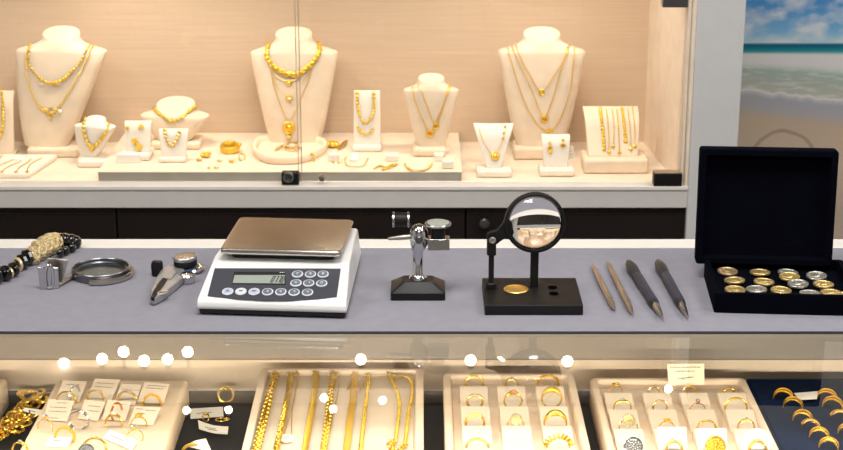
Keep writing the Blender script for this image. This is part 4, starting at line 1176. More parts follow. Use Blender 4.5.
pk_ = P(157.5, 276, ZM)
MB().loft([rrect(.0062, .0042, .002, 3, 0.0), rrect(.0070, .0050, .002, 3, .004), rrect(.0074, .0054, .002, 3, .016), rrect(.0064, .0046, .002, 3, .021)], Matrix.Translation(pk_) @ Matrix.Rotation(R(-12), 4, 'Z')).build('thumb_grip', M['black_satin'], cl_, world=True, angle=50)
pd = P(186.5, 273, ZM)
Td = Matrix.Translation(pd) @ Matrix.Rotation(R(-3), 4, 'Y')
MB().lathe([(0, .001), (.011, .001), (.0135, .004), (.0135, .008), (.012, .010), (0, .010)], Td, 28).build('barrel', M['blue_glass'], cl_, world=True)
MB().lathe([(0, .010), (.0150, .010), (.0158, .012), (.0158, .0185), (.0150, .0195), (0, .0195)], Td, 30).build('grip_ring', M['black_satin'], cl_, world=True)
dk = MB().lathe([(0, .0195), (.0155, .0195), (.0168, .0215), (.0168, .0240), (.0158, .0252), (.0140, .0240), (0, .0240)], Td, 32).build('dial', M['tool_steel'], cl_, world=True, angle=35)
MB().lathe([(0, .0242), (.0139, .0242), (.0136, .0246), (0, .0250)], Td, 28).build('dial_face', M['plate_steel'], dk, world=True)
q = [pd + Vector(v) for v in ((.006, -.006, .004), (.016, -.004, .005), (.020, .006, .006), (.015, .014, .006))]
MB().tube(crm(q, 5), .0042, 8, flat=.8).build('side_arm', M['chrome'], cl_, world=True)

# ------------------------------------------------------------------ bead bracelet
bb = thing('bead_bracelet', 'black bead bracelet with ornate gold beads at the mat edge', 'bracelet', P(40, 262, ZM))
def bead(px, py, r, m, name, T=None, flat=1.):
    p = P(px, py, ZM + r * .0) ; p = Vector((p.x, p.y, ZM + r))
    return p
for (x, y, r) in ((-3, 284, .0120), (6, 281, .0112), (14, 276.5, .0102)):
    p = bead(x, y, r, 0, 0); T = Matrix.Translation(p) @ Matrix.Rotation(R(50), 4, 'Z') @ Matrix.Rotation(R(90), 4, 'Y')
    MB().lathe([(0, -r * .55), (r * .55, -r * .55), (r * .95, -r * .25), (r, 0), (r * .95, r * .25), (r * .55, r * .55), (0, r * .55)], T, 18).build('black_bead', M['jet'], bb, world=True, angle=25)
for (x, y, r) in ((10.5, 278, .0075), (18.5, 271.5, .0100)):
    p = bead(x, y, r, 0, 0); T = Matrix.Translation(p) @ Matrix.Rotation(R(50), 4, 'Z') @ Matrix.Rotation(R(90), 4, 'Y')
    MB().torus(r * .85, r * .16, T, 20, 8, rz=r * .25).build('gold_spacer', M['bead_gold'], bb, world=True)
for (x, y, r) in ((22.5, 269.5, .0112), (27.5, 265.5, .0115)):
    p = bead(x, y, r, 0, 0); T = Matrix.Translation(p) @ Matrix.Rotation(R(50), 4, 'Z') @ Matrix.Rotation(R(90), 4, 'Y')
    MB().lathe([(0, -r * .6), (r * .6, -r * .6), (r, -r * .2), (r, r * .2), (r * .6, r * .6), (0, r * .6)], T, 10).build('black_bead', M['jet'], bb, world=True, angle=20)
for (x, y, r) in ((33.5, 264, .0128), (39.5, 260, .0142), (45.5, 256.5, .0148), (51, 254, .0150), (55.5, 252, .0140)):
    p = bead(x, y, r, 0, 0); T = Matrix.Translation(p) @ Matrix.Rotation(R(42), 4, 'Z') @ Matrix.Rotation(R(90), 4, 'Y')
    g = MB().ball((0, 0, 0), (r * .86, r * .86, r * .52), 18, 10, T).build('gold_bead', M['bead_gold'], bb, world=True)
    mb = MB()
    for j in range(6):
        a_ = 2 * pi * (j + .25) / 6
        TT = T @ Matrix.Rotation(a_, 4, 'Z') @ Matrix.Translation((r * .84, 0, 0)) @ Matrix.Rotation(R(90), 4, 'Y')
        mb.torus(r * .34, r * .13, TT, 14, 6, sy=1.1)
    for zz in (-.5, .5): mb.torus(r * .70, r * .08, T @ Matrix.Translation((0, 0, zz * r)), 20, 6)
    mb.build('filigree', M['bead_gold'], g, world=True)
for (x, y, r) in ((60.5, 250.5, .0128), (66, 249.5, .0122), (72, 248.6, .0108), (77, 248.3, .0092), (72.5, 252.5, .0072), (66.5, 255.2, .0070), (61, 257.5, .0068)):
    p = bead(x, y, r, 0, 0)
    MB().ball(p, (r * .8, r, r), 12, 8).build('black_bead', M['jet'], bb, world=True, angle=26)
# ------------------------------------------------------------------ rings
def band(mb, T, Ro, th, w, seg=30, ms=8, sx=1.):
    """ring in the local xy plane; th(a) radial thickness and w(a) width along the finger"""
    rings = []
    for k in range(seg):
        a = 2 * pi * k / seg
        t_ = th(a) if callable(th) else th; w_ = w(a) if callable(w) else w
        Ri = Ro - (th(0) if callable(th) else th)
        rings.append([((Ri + t_ * .5 + t_ * .5 * cos(2 * pi * q / ms)) * cos(a) * sx, (Ri + t_ * .5 + t_ * .5 * cos(2 * pi * q / ms)) * sin(a), w_ * .5 * sin(2 * pi * q / ms)) for q in range(ms)])
    return mb.loft(rings, T, closed=True)
def stone_mesh(mb, T, r, h=.7, n=8):
    mb.lathe([(1e-5, -r * h), (r * .95, 0), (r, r * .08), (r * .62, r * .42), (1e-5, r * .45)], T, n)
def ring(label, cx, ytop, ybot, w, zb, style='plain', m='gold', yaw=0., tilt=0., Y=None, group=None, name='ring', sm='diamond', wid=None):
    if Y is None: Y = P(cx, ybot, zb).y
    p = PY(cx, ybot, Y); k = (p - CAM).dot(FW) / F
    Ro = w * k / 2
    zc = PY(cx, ytop, Y).z - Ro * cos(tilt)
    xx = PY(cx, ybot, Y).x
    rt = thing(name, label, 'ring', (xx, Y, zc - Ro * .2), 0., group)
    T = Matrix.Translation((xx, Y, zc)) @ Matrix.Rotation(yaw, 4, 'Z') @ Matrix.Rotation(R(90) + tilt, 4, 'X')
    top = lambda a: max(0., sin(a))
    wd = wid or .0026
    mb = MB()
    def top_T(a=pi / 2, rr=Ro): return T @ Matrix.Rotation(a - pi / 2, 4, 'Z') @ Matrix.Translation((0, rr, 0)) @ Matrix.Rotation(R(-90), 4, 'X')
    if style == 'plain': band(mb, T, Ro, .0028, wd * 1.5); mb.build('band', M[m], rt, world=True)
    elif style == 'wide':
        band(mb, T, Ro, .0026, wd * 2.2, ms=10); mb.build('band', M[m], rt, world=True)
        e = MB()
        for s_ in (-1, 1): e.torus(Ro + .0001, .0005, T @ Matrix.Translation((0, 0, s_ * wd * .75)), 30, 5)
        e.build('milled_edge', M['gold_fine'], rt, world=True)
    elif style == 'dome':
        band(mb, T, Ro, lambda a: .0022 + .0050 * top(a) ** 2, lambda a: .003 + .008 * top(a) ** 2); mb.build('band', M[m], rt, world=True)
        s = MB()
        for j in range(9):
            a = R(30 + 15 * j); s.ball((0, 0, .0036), (.0009, .0009, .0007), 6, 4, top_T(a, Ro - .001))
        s.build('granulation', M['gold_fine'], rt, world=True)
    elif style == 'twin':
        for s_, mm in ((-.0026, m), (.0026, m)):
            b2_ = MB(); band(b2_, T @ Matrix.Translation((0, 0, s_)), Ro, .0026, .0034); b2_.build('band', M[mm], rt, world=True)
        s = MB()
        for j in range(11): s.ball((0, 0, .0003), (.0010, .0010, .0009), 6, 4, T @ Matrix.Rotation(R(-60 + 12 * j), 4, 'Z') @ Matrix.Translation((0, Ro, .0026)) @ Matrix.Rotation(R(-90), 4, 'X'))
        s.build('stones', M[sm], rt, world=True, angle=10)
    elif style == 'pave':
        band(mb, T, Ro, .0032, wd * 1.9); mb.build('band', M[m], rt, world=True)
        s = MB()
        for j in range(13):
            for z in (-.0009, .0009): s.ball((0, 0, 0), (.0009, .0009, .0008), 6, 4, T @ Matrix.Rotation(R(-66 + 11 * j), 4, 'Z') @ Matrix.Translation((0, Ro, z)))
        s.build('stones', M[sm], rt, world=True, angle=10)
    elif style == 'eternity':
        band(mb, T, Ro, .0018, .0034); mb.build('band', M[m], rt, world=True)
        s = MB()
        for j in range(24): s.ball((0, 0, 0), .0013, 6, 4, T @ Matrix.Rotation(R(15 * j), 4, 'Z') @ Matrix.Translation((0, Ro, 0)))
        s.build('stones', M[sm], rt, world=True, angle=10)
    elif style == 'solitaire':
        band(mb, T, Ro, .0014, .0022); mb.build('band', M[m], rt, world=True)
        g = MB().lathe([(.0012, -.0004), (.0016, .001), (.0030, .003), (.0032, .0034), (.0014, .0034)], top_T(), 10)
        for j in range(4): g.tube([top_T() @ Vector((.0026 * cos(j * pi / 2 + .7), .0026 * sin(j * pi / 2 + .7), .0012)), top_T() @ Vector((.0033 * cos(j * pi / 2 + .7), .0033 * sin(j * pi / 2 + .7), .0044))], .0005, 5)
        g.build('setting', M[m], rt, world=True)
        s = MB(); stone_mesh(s, top_T() @ Matrix.Translation((0, 0, .0038)), .0036); s.build('stone', M[sm], rt, world=True, angle=10)
    elif style == 'gem':
        band(mb, T, Ro, lambda a: .0022 + .0020 * top(a) ** 3, lambda a: .0034 + .004 * top(a) ** 3); mb.build('band', M[m], rt, world=True)
        MB().ball((0, 0, .0012), (.0040, .0032, .0030), 12, 8, top_T()).build('stone', M[sm], rt, world=True)
        e = MB().torus(.0040, .0008, top_T() @ Matrix.Translation((0, 0, .0008)), 16, 6); e.build('setting', M[m], rt, world=True)
    elif style in ('cluster', 'flower'):
        band(mb, T, Ro, .0018, .003); mb.build('band', M[m], rt, world=True)
        TT = T @ Matrix.Translation((0, Ro * .95, .004)) @ Matrix.Rotation(R(-28), 4, 'X')
        r0 = Ro * (.62 if style == 'cluster' else .5)
        MB().lathe([(0, -.0012), (r0, -.0008), (r0 * 1.05, 0), (r0, .0006), (0, .0010)], TT, 20).build('setting', M[m], rt, world=True)
        s = MB()
        for q, nn in ((0, 1), (.36, 6), (.72, 11), (.98, 16)):
            for j in range(nn):
                a = 2 * pi * j / nn + q
                s.ball((r0 * q * cos(a), r0 * q * sin(a), .0010), (r0 * .17, r0 * .17, r0 * .14), 6, 4, TT)
        s.build('stones', M[sm], rt, world=True, angle=10)
    elif style == 'disc':      # big round ornament facing the viewer
        band(mb, T, Ro * .8, .0018, .003); mb.build('band', M[m], rt, world=True)
        TT = T @ Matrix.Translation((0, Ro * .15, .007)) @ Matrix.Rotation(R(-30), 4, 'X')
        r0 = Ro
        MB().lathe([(0, -.001), (r0 * .92, -.001), (r0, 0), (r0, .0012), (r0 * .92, .0018), (r0 * .85, .0008), (0, .0012)], TT, 30).build('setting', M[m], rt, world=True)
        s = MB()
        for q, nn in ((0, 1), (.24, 6), (.48, 11), (.70, 16)):
            for j in range(nn):
                a = 2 * pi * j / nn + q
                s.ball((r0 * q * cos(a), r0 * q * sin(a), .0014), (r0 * .12, r0 * .12, r0 * .1), 6, 4, TT)
        s.build('stones', M[sm], rt, world=True, angle=10)
    elif style == 'ribbed':
        band(mb, T, Ro, .0016, .004); mb.build('band', M[m], rt, world=True)
        s = MB()
        for j in range(9):
            a = R(18 + 18 * j)
            TT = T @ Matrix.Rotation(a - pi / 2, 4, 'Z')
            s.box((-.0013, Ro - .001, -.0032), (.0013, Ro + .0052, .0032), TT)
        s.build('rib', M['gold'], rt, world=True, bevel=.0006)
    elif style == 'knot':
        band(mb, T, Ro, .0016, .003); mb.build('band', M[m], rt, world=True)
        s = MB()
        pts = [top_T() @ Vector(((1.4 + .5 * cos(3 * u)) * .0026 * cos(2 * u), (1.4 + .5 * cos(3 * u)) * .0022 * sin(2 * u), .0012 + .0008 * sin(3 * u))) for u in [2 * pi * j / 40 for j in range(40)]]
        s.tube(pts, .0009, 6, closed=True); s.build('knot', M['gold_fine'], rt, world=True)
    elif style == 'cross':
        for s_ in (-1, 1):
            b2_ = MB(); band(b2_, T @ Matrix.Rotation(R(9 * s_), 4, 'X'), Ro, .0020, .0028); b2_.build('band', M[m], rt, world=True)
        s = MB().ball((0, 0, .0006), (.0026, .0022, .0018), 8, 5, top_T()); s.build('stone', M[sm], rt, world=True, angle=10)
    return rt

def tray(name, label, x0, x1, y0, y1, zt, rim, drop, m, rad=.010, z0=ZB, floor_m=None):
    cx, cy = (x0 + x1) / 2, (y0 + y1) / 2; hx, hy = (x1 - x0) / 2, (y1 - y0) / 2
    rt = thing(name, label, 'tray', (cx, cy, z0))
    f = lambda i, z: rrect(hx - i, hy - i, max(.0015, rad - i * .5), 5, z, cx, cy)
    if drop:
        MB().loft([f(.001, z0), f(0, z0 + .002), f(0, zt - .003), f(.0012, zt - .0008), f(.003, zt), f(rim - .002, zt), f(rim - .0006, zt - .001), f(rim, zt - .003), f(rim + .002, zt - drop)]).build('frame', M[m], rt, world=True, angle=50)
        MB().loft([f(rim + .0022, zt - drop - .001), f(rim + .0022, zt - drop + .0012)]).build('lining', M[floor_m or m], rt, world=True)
    else:
        MB().loft([f(.001, z0), f(0, z0 + .002), f(0, zt - .006), f(.0018, zt - .0018), f(.006, zt)]).build('cushion', M[m], rt, world=True, angle=50)
    return rt

# --- tray with twelve ring pads
zt3 = .853
a = P(443, 372.5, zt3); b = P(573.5, 372.5, zt3)
t3 = tray('ring_tray', 'cream tray of broad slotted pads holding eleven gold rings', a.x, b.x, 1.80, a.y, zt3, .010, .014, 'leather')
def pads(root, cols, rows, wpx_m, zt, floor, L):
    out = []
    for yy in rows:
        Yb = P(500, yy, zt + .001).y
        for xc in cols:
            poly = [(Yb, floor), (Yb, zt + .0005), (Yb - .002, zt + .001), (Yb - .006, zt + .0008), (Yb - L, floor + .005), (Yb - L, floor)]
            h = wpx_m / 2
            MB().loft([[(xc - h, y, z) for y, z in poly], [(xc + h, y, z) for y, z in poly]]).build('pad', M['card_cream'], root, world=True, bevel=.0015)
        out.append(Yb)
    return out
cols3 = [P(x, 405, zt3).x for x in (475, 513.5, 553)]
rows3 = pads(t3, cols3, (385.5, 405.5, 425, 447.5), .038, zt3, zt3 - .013, .052)
G3 = 'rings in the broad slotted tray'
r3 = [(474.3, 374.5, 384.5, 20, 0, 'twin', 'gold', 'gold and white twin ring, back row of the broad slotted tray nearest the chain tray'),
      (511.8, 378, 385, 14, 0, 'cross', 'gold', 'smallest gold ring in the back row of the broad slotted tray'),
      (548, 374.5, 385, 22, 0, 'wide', 'gold_fine', 'wide plain gold band, back row of the broad slotted tray by its far rim'),
      (475, 393.5, 404.5, 18, 1, 'pave', 'gold', 'gold ring set with a stone row, second row, chain-tray side of the broad slotted tray'),
      (513, 392, 405, 19.5, 1, 'gem', 'gold', 'gold ring with oval amber stone in the centre of the second pad row'),
      (551.5, 389.5, 405, 21, 1, 'dome', 'gold_fine', 'tall domed gold ring in the second row of the broad slotted tray'),
      (475, 413.5, 424.5, 21, 2, 'twin', 'gold', 'double gold ring with diamond row in the third row, chain-tray side'),
      (515.5, 417, 424.5, 18, 2, 'cluster', 'gold', 'gold ring with a raised diamond cluster in the third row centre'),
      (555.2, 413, 424.5, 24, 2, 'dome', 'gold', 'solid polished dome gold ring in the third row of the broad slotted tray'),
      (477.5, 437, 447, 25, 3, 'pave', 'gold', 'thick gold ring in the fourth row, beside the empty pad'),
      (558, 437, 447, 24, 3, 'ribbed', 'gold', 'gold ring with upright ribs like a crown, fourth row')]
for cx, yt, yb, w, rw, sty, m, lab in r3:
    ring(lab, cx, yt, yb, w, zt3, sty, m, Y=rows3[rw] + .0075, group=G3, tilt=.12, sm='amber' if sty == 'gem' else 'diamond', yaw=random.uniform(-.1, .1))
zz = zt3 + .001
card('white card lying on the empty pad of the broad slotted tray', [P(504.5, 456, zz + .001), P(535, 456, zz + .001), P(534, 445.5, zz + .003), P(503, 445.5, zz + .003)], rows=[(.72, .25, .75)], seed=4)

# --- tray with sixteen ring pads
zt4 = .849
a = P(589.5, 377, zt4); b = P(745, 377, zt4)
t4 = tray('ring_tray', 'cream tray of close set slotted pads with a price card at the back', a.x, b.x, 1.79, a.y, zt4, .010, .014, 'leather')
cols4 = [.2665, .3185, .3690, .4205]
rows4 = pads(t4, cols4, (392, 408.8, 428, 450), .038, zt4, zt4 - .013, .052)
G4 = 'rings in the tray with the price card'
nm = ('column nearest the broad slotted tray', 'second column', 'third column', 'column nearest the navy tray')
r4 = [(615.3, 385, 391.5, 15, 0, 'knot', 'gold', 'gold knot ring in the back row behind the price card tray pads, outer column'),
      (653.8, 385.5, 391.5, 13, 0, 'plain', 'gold_pale', 'thin gold ring in the back row just before the price card edge'),
      (689, 385.3, 391.5, 15, 0, 'plain', 'gold', 'thin gold ring in the back row directly below the price card'),
      (728.7, 387, 391.5, 13, 0, 'plain', 'gold', 'thin gold ring in the back row closest to the navy tray'),
      (622.3, 399.5, 408, 19, 1, 'cross', 'gold', 'crossed gold ring with small stone, second row of the price card tray'),
      (660, 399.5, 408, 16, 1, 'plain', 'gold_pale', 'plain thin pale gold ring, second row of the price card tray'),
      (697.5, 403, 408, 18, 1, 'solitaire', 'rose', 'diamond solitaire on a rose band, second row of the price card tray'),
      (735.8, 397, 408.5, 24, 1, 'plain', 'gold', 'large plain gold band, second row beside the navy tray'),
      (628.5, 418.5, 427.5, 19.5, 2, 'cluster', 'gold', 'gold ring with large diamond cluster, third row of the price card tray'),
      (666.8, 421, 427.5, 18, 2, 'knot', 'gold', 'twisted gold ring just above the printed white card'),
      (706.8, 419.5, 427.5, 21, 2, 'plain', 'gold', 'plain broad arc gold band, third row of the price card tray'),
      (746, 419, 427.5, 18, 2, 'cross', 'gold', 'crossed gold ring with bead, third row beside the navy tray'),
      (631.7, 436.5, 452, 20, 3, 'disc', 'white_gold', 'round diamond disc ring in the front row of the price card tray'),
      (674, 440.5, 452, 18, 3, 'pave', 'gold', 'thick gold ring standing against the printed white card'),
      (714.2, 436, 452, 20.5, 3, 'disc', 'gold', 'big round pierced gold disc ring on a white card'),
      (757.5, 440, 452, 19, 3, 'twin', 'gold', 'double gold ring on a round white card by the navy tray')]
for cx, yt, yb, w, rw, sty, m, lab in r4:
    ring(lab, cx, yt, yb, w, zt4, sty, m, Y=rows4[rw] + .0075, group=G4, yaw=random.uniform(-.1, .1), sm='gold_fine' if (sty == 'disc' and m == 'gold') else 'diamond', wid=.0022)
yc = P(686, 386, zt4).y
yc = min(yc, a.y - .004)
pc_ = card('upright cream price card at the back rim of the ring tray', [PY(668.5, 385.5, yc), PY(704.5, 385, yc), PY(704, 363.5, yc + .008), PY(667, 364, yc + .008)], m='card_cream',
     rows=[(.84, .08, .92), (.66, .2, .75), (.34, .25, .42), (.30, .36, .5), (.36, .45, .62), (.38, .58, .72)], seed=11, scale=1.2, textth=.00055)
def lean_card(label, cx0, cx1, ytop, ybot, Y, m='card', rows=None, seed=1, round_=False):
    aa, bb2, cc, dd = PY(cx0, ybot, Y), PY(cx1, ybot, Y), PY(cx1 - 1.5, ytop, Y + .006), PY(cx0 - 1.5, ytop, Y + .006)
    return card(label, [aa, bb2, cc, dd], m=m, rows=rows, seed=seed)
Y3 = rows4[3] + .013
lean_card('white printed card standing behind the thick gold ring, front row', 659, 687.5, 427, 452, Y3, rows=[(.8, .15, .75), (.55, .4, .6), (.55, .08, .14)], seed=3)
lean_card('white card behind the big pierced gold disc ring', 698, 727.5, 428.5, 452, Y3)
p0 = PY(757, 444, Y3)
o = MB().lathe([(0, 0), (.0195, 0), (.0195, .0006), (0, .0006)], zto(p0, (0, -1, .35)), 30).build('ring_card', M['card']); tag(o, 'round white card behind the double gold ring by the navy tray', 'price tag')

# --- necklace tray
zt2 = .856
a = P(261, 367.5, zt2); b = P(423.5, 367.5, zt2)
t2 = tray('necklace_tray', 'cream lined tray with gold chains laid side by side', a.x, b.x, 1.80, min(a.y, YW - .002), zt2, .011, .008, 'leather', rad=.006)
z2 = zt2 - .0062
G2 = 'gold chains laid in the lined tray'
def line(pxs, z, n=10): return crm([P(x, y, z) for x, y in pxs], n)
def hang(label, pxs, kind, r, step=None, m='gold', extra=None):
    pts = line(pxs, z2 + r * .8)
    o = thing('gold_chain', label, 'chain', pts[0], 0., G2)
    if kind == 'curb': chain_links(pts, None, step or r * 1.5, r, r * .42, o, m, elong=1.25, tilt=.55)
    elif kind == 'rope':
        mb = MB(); q = resample(pts, r * .42)
        for s_ in range(3):
            pp = []
            for i, p in enumerate(q):
                t = (q[min(i + 1, len(q) - 1)] - q[max(i - 1, 0)]).normalized(); bn = Vector((0, 0, 1)).cross(t)
                a_ = i * .55 + s_ * 2 * pi / 3
                pp.append(p + bn * (r * .55 * cos(a_)) + Vector((0, 0, r * .45 * sin(a_))))
            mb.tube(pp, r * .48, 6)
        mb.build('chain', M[m], o, world=True)
    elif kind == 'flat': MB().tube(pts, r, 8, flat=.28, upv=(0, 0, 1)).build('chain', M[m], o, world=True)
    elif kind == 'box':
        chain_beads(pts, None, r * 1.1, r, o, m=m, jit=.05, flat=.8, long=.8)
    elif kind == 'tube': chain_tube(pts, r, o)
    for e in extra or []:
        mb = MB(); q = line(e[0], z2 + .003, 6)
        if e[1] == 'clasp':
            for i, p in enumerate(resample(q, .004)): mb.torus(.0026, .0008, Matrix.Translation(p) @ Matrix.Rotation(.8 if i % 2 else -.5, 4, 'Y'), 12, 6, sx=1.3)
            mb.build('clasp', M['gold'], o, world=True)
        else:
            mb.tube(q, e[2], 6).build('strand', M['gold'], o, world=True)
    return o
hang('broad curb link gold chain, outermost in the lined tray beside the loose tags', [(276, 375), (271, 392), (264, 420), (256, 453)], 'curb', .0046, extra=[([(277, 374), (284, 372), (288, 371)], 'strand', .0007)])
hang('heavy rope gold chain, second in the lined tray', [(291, 374), (288, 395), (283, 420), (275, 455)], 'rope', .0043, extra=[([(287, 372), (292, 371), (297, 373), (300, 370)], 'clasp')])
o = hang('fine gold necklace chain holding the white hexagonal tag', [(299, 373), (296, 392), (291.5, 410), (284.5, 433)], 'tube', .0006, extra=[([(299, 373), (294.5, 395), (292, 415), (291.5, 433)], 'strand', .0006)])
hx = P(286, 439, z2 + .002); kk = PXM(286, 439, z2)
pd_ = MB().lathe([(0, 0), (.0098, 0), (.0102, .001), (.0098, .0018), (0, .0018)], Matrix.Translation(hx) @ Matrix.Rotation(.4, 4, 'Z'), 6, 1., 1.25).build('hexagonal_tag', M['pearl'], o, world=True)
mb = MB()
for j in range(7):
    a_ = j * pi / 3; rr0 = .0034 if j < 6 else 0
    mb.ball(hx + Vector((rr0 * cos(a_), rr0 * sin(a_) * 1.3, .0018)), (.0010, .0013, .0004), 8, 5)
mb.build('flower_dots', M['ink'], pd_, world=True)
hang('heavy gold wheat chain in the middle of the lined tray', [(316.5, 373), (315, 390), (311, 415), (304, 455)], 'rope', .0044, m='gold_fine', extra=[([(318, 372), (326, 371), (333, 373)], 'strand', .0008), ([(314, 374), (317, 371)], 'clasp')])
hang('uneven gold link chain with a thin strand beside it, past the wheat chain', [(334, 374), (331, 392), (328, 420), (323, 455)], 'curb', .0039, extra=[([(340, 373), (338, 392), (333, 415), (330, 430)], 'strand', .0006), ([(331, 376), (334, 371), (337, 373)], 'clasp')])
hang('flat herringbone gold chain with a dangling end bar', [(355.5, 374), (353.5, 395), (350, 420), (346, 455)], 'flat', .0046, m='chain_gold', extra=[([(353.5, 378), (350, 384), (347, 390)], 'strand', .0011), ([(353, 374), (357, 372)], 'clasp')])
hang('slender gold foxtail chain with a dangling end bar, next to the herringbone chain', [(369, 376), (367, 395), (364, 420), (360, 455)], 'box', .0030, extra=[([(366, 378), (363, 384), (360, 390)], 'strand', .0011), ([(366, 375), (370, 375)], 'clasp'), ([(371, 378), (380, 376.5), (389, 375)], 'strand', .0005)])
hang('looped gold chain with beaded clusters at both ends, nearest the broad ring tray', [(395.5, 442), (397, 430), (399.5, 405), (396, 390), (390, 376), (396, 377), (404, 377), (411, 381), (412, 395), (409, 412), (405, 445)], 'box', .0027, extra=[([(388, 372), (391, 376), (396, 378)], 'clasp'), ([(389, 443), (394, 441), (391, 448), (396, 449)], 'clasp'), ([(400, 449), (404, 445), (406, 447)], 'clasp')])

# --- tray of tagged rings
zt1 = .846
a = P(58, 379, zt1); b = P(188.5, 380, zt1)
y1 = a.y
t1 = tray('ring_tray', 'solid cream cushion tray crowded with tagged rings', a.x - .002, b.x, 1.80, y1, zt1, 0, 0, 'cushion', rad=.006)
G1 = 'tagged rings on the solid cream cushion'
def rcard(label, top0, top1, bot1, bot0, rows=None, seed=0, lift=.010, m='card_cream', low=.0012):
    return card(label, [P(*bot0, zt1 + low), P(*bot1, zt1 + low), P(*top1, zt1 + lift), P(*top0, zt1 + lift)], m=m, rows=rows, seed=seed)
RW3 = [(.80, .15, .85), (.62, .15, .85), (.44, .2, .5)]
rcard('cream tag behind the small upright diamond ring, back row of the tagged rings', (63, 380.6), (87, 382), (79, 402), (55, 401), [(.8, .2, .8)], 1)
rcard('cream tag with three printed lines, second in the back row of tagged rings', (95, 379), (120.5, 380), (111, 401.5), (86, 400), RW3, 2)
rcard('narrow cream tag, third in the back row of tagged rings', (121.5, 384), (141.5, 385), (135, 405.5), (113.5, 404), [(.72, .1, .9)], 3)
rcard('cream tag ending the back row of tagged rings, next to the black cloth', (144.5, 382.5), (169.5, 384.5), (163.5, 404.5), (137, 402.5), [(.85, .15, .9), (.72, .15, .8)], 4)
rcard('cream tag with three printed lines at the start of the second row of tagged rings', (49, 399.5), (74.5, 401), (67, 421.5), (43, 420), [(.85, .4, .8), (.62, .15, .85), (.42, .15, .9), (.1, .1, .6)], 5)
rcard('cream tag behind the big pale ring on the solid cushion', (85, 400), (105.5, 402), (98, 421), (78, 419), [(.7, .3, .9), (.45, .4, .9)], 6)
rcard('cream tag under the upright dark stone ring on the solid cushion', (108, 400), (131.5, 402.5), (125, 421), (102, 419.5), [(.8, .5, .9)], 7)
rcard('cream tag at the end of the second row of tagged rings', (135, 406.5), (160.5, 408), (153, 425.5), (128.5, 424), [(.85, .1, .4), (.8, .5, .95), (.6, .2, .5)], 8)
rcard('white swing tag lying before the thick gold ring near the cushion edge', (50, 437), (72, 438), (68, 447.5), (45, 447), [(.6, .25, .6)], 9, lift=.006, m='card')
rcard('white tag lying slanted across the front of the solid cushion', (110, 430), (138, 441), (132, 450.5), (103, 438), [(.5, .15, .6)], 10, lift=.005, m='card')
zq = zt1 + .001
q1 = [(66.5, 391.5, 402, 21, 'plain', 'gold', 0, 'plain gold ring in front of the first back-row tag'),
      (95.5, 390, 400.5, 18, 'plain', 'gold', 0, 'plain gold ring in front of the three-line back-row tag'),
      (127, 391, 402, 21, 'pave', 'gold', 0, 'gold ring with stones before the narrow back-row tag'),
      (152, 394.5, 405, 18.5, 'wide', 'gold', 0, 'broad gold band before the tag next to the black cloth'),
      (75, 386, 398, 7.5, 'eternity', 'white_gold', 1.2, 'small upright diamond ring standing edge-on above a plain gold ring'),
      (79, 410.5, 427, 21.5, 'twin', 'white_gold', 0, 'big pale ring standing before the second-row tags'),
      (117, 403.5, 417, 8, 'eternity', 'rose', 1.15, 'upright dark stone ring standing edge-on in the second row'),
      (114, 415, 425, 18.5, 'gem', 'gold', 0, 'gold ring with a small pale stone under the edge-on dark stone ring'),
      (139, 416.5, 426, 17, 'knot', 'gold', 0, 'gold knot ring before the last second-row tag'),
      (135, 429.5, 441, 18, 'solitaire', 'gold', .4, 'gold solitaire ring turned sideways near the slanted white tag'),
      (45.5, 419, 429.5, 18.5, 'solitaire', 'gold', -.35, 'gold solitaire ring before the first second-row tag'),
      (65, 427.5, 441, 20.5, 'wide', 'gold', 0, 'thick gold ring above the white swing tag'),
      (95, 437.5, 455, 26, 'pave', 'gold', .1, 'large gold ring behind the diamond ball ring'),
      (88, 444, 458, 17, 'disc', 'white_gold', 0, 'ring topped by a round white diamond disc at the front of the cushion'),
      (20.5, 442, 456, 19.5, 'cross', 'gold', -.3, 'gold crossed ring at the low corner of the solid cushion')]
for cx, yt, yb, w, sty, m, yaw, lab in q1:
    ring(lab, cx, yt, yb, w if yaw < 1 else w * 2.4, zq, sty, m, yaw=yaw, group=G1, tilt=-.12, sm='amber' if m == 'rose' else ('pearl' if sty == 'gem' else 'diamond'))

# --- navy tray with two files of bands
zt5 = .844
a = P(748.5, 379, zt5)
x5 = b4 = P(745, 377, zt4).x + .0015
t5 = tray('ring_tray', 'navy velvet tray with two files of wide gold bands', x5, x5 + .20, 1.79, P(790, 378.5, zt5).y, zt5, .0035, .003, 'navy', rad=.004)
G5 = 'wide gold bands on navy velvet'
z5 = zt5 - .002
f1 = [(783, 389, 'wide', 'gold'), (793, 397.5, 'wide', 'gold_pale'), (802.5, 410.5, 'wide', 'gold'), (810.3, 418.5, 'pave', 'rose'), (819, 427.8, 'wide', 'gold'), (828.6, 438, 'wide', 'gold')]
n1 = ('rearmost wide band in the file along the cream tray, navy velvet', 'second wide band in the file along the cream tray, double ridged', 'third wide band in the file along the cream tray', 'stone set band, fourth in the file along the cream tray', 'fifth wide gold band in the file along the cream tray', 'frontmost wide gold band in the file along the cream tray')
for (x, y, s_, m), lab in zip(f1, n1):
    ring(lab, x, y, y + 10, 19, z5, s_, m, yaw=-.3, tilt=.12, group=G5, wid=.0050, sm='gold_fine')
f2 = [(826.5, 389.5, 'wide', 'gold'), (832.5, 397, 'wide', 'gold'), (839.5, 409.5, 'pave', 'rose'), (848, 424, 'wide', 'gold')]
n2 = ('rearmost wide band in the file behind the white tag', 'second wide band in the file behind the white tag', 'stone set band in the file at the picture edge', 'band cut by the picture edge on the navy velvet')
for (x, y, s_, m), lab in zip(f2, n2):
    ring(lab, x, y, y + 10, 20, z5, s_, m, yaw=-.3, tilt=.12, group=G5, wid=.0050, sm='gold_fine')
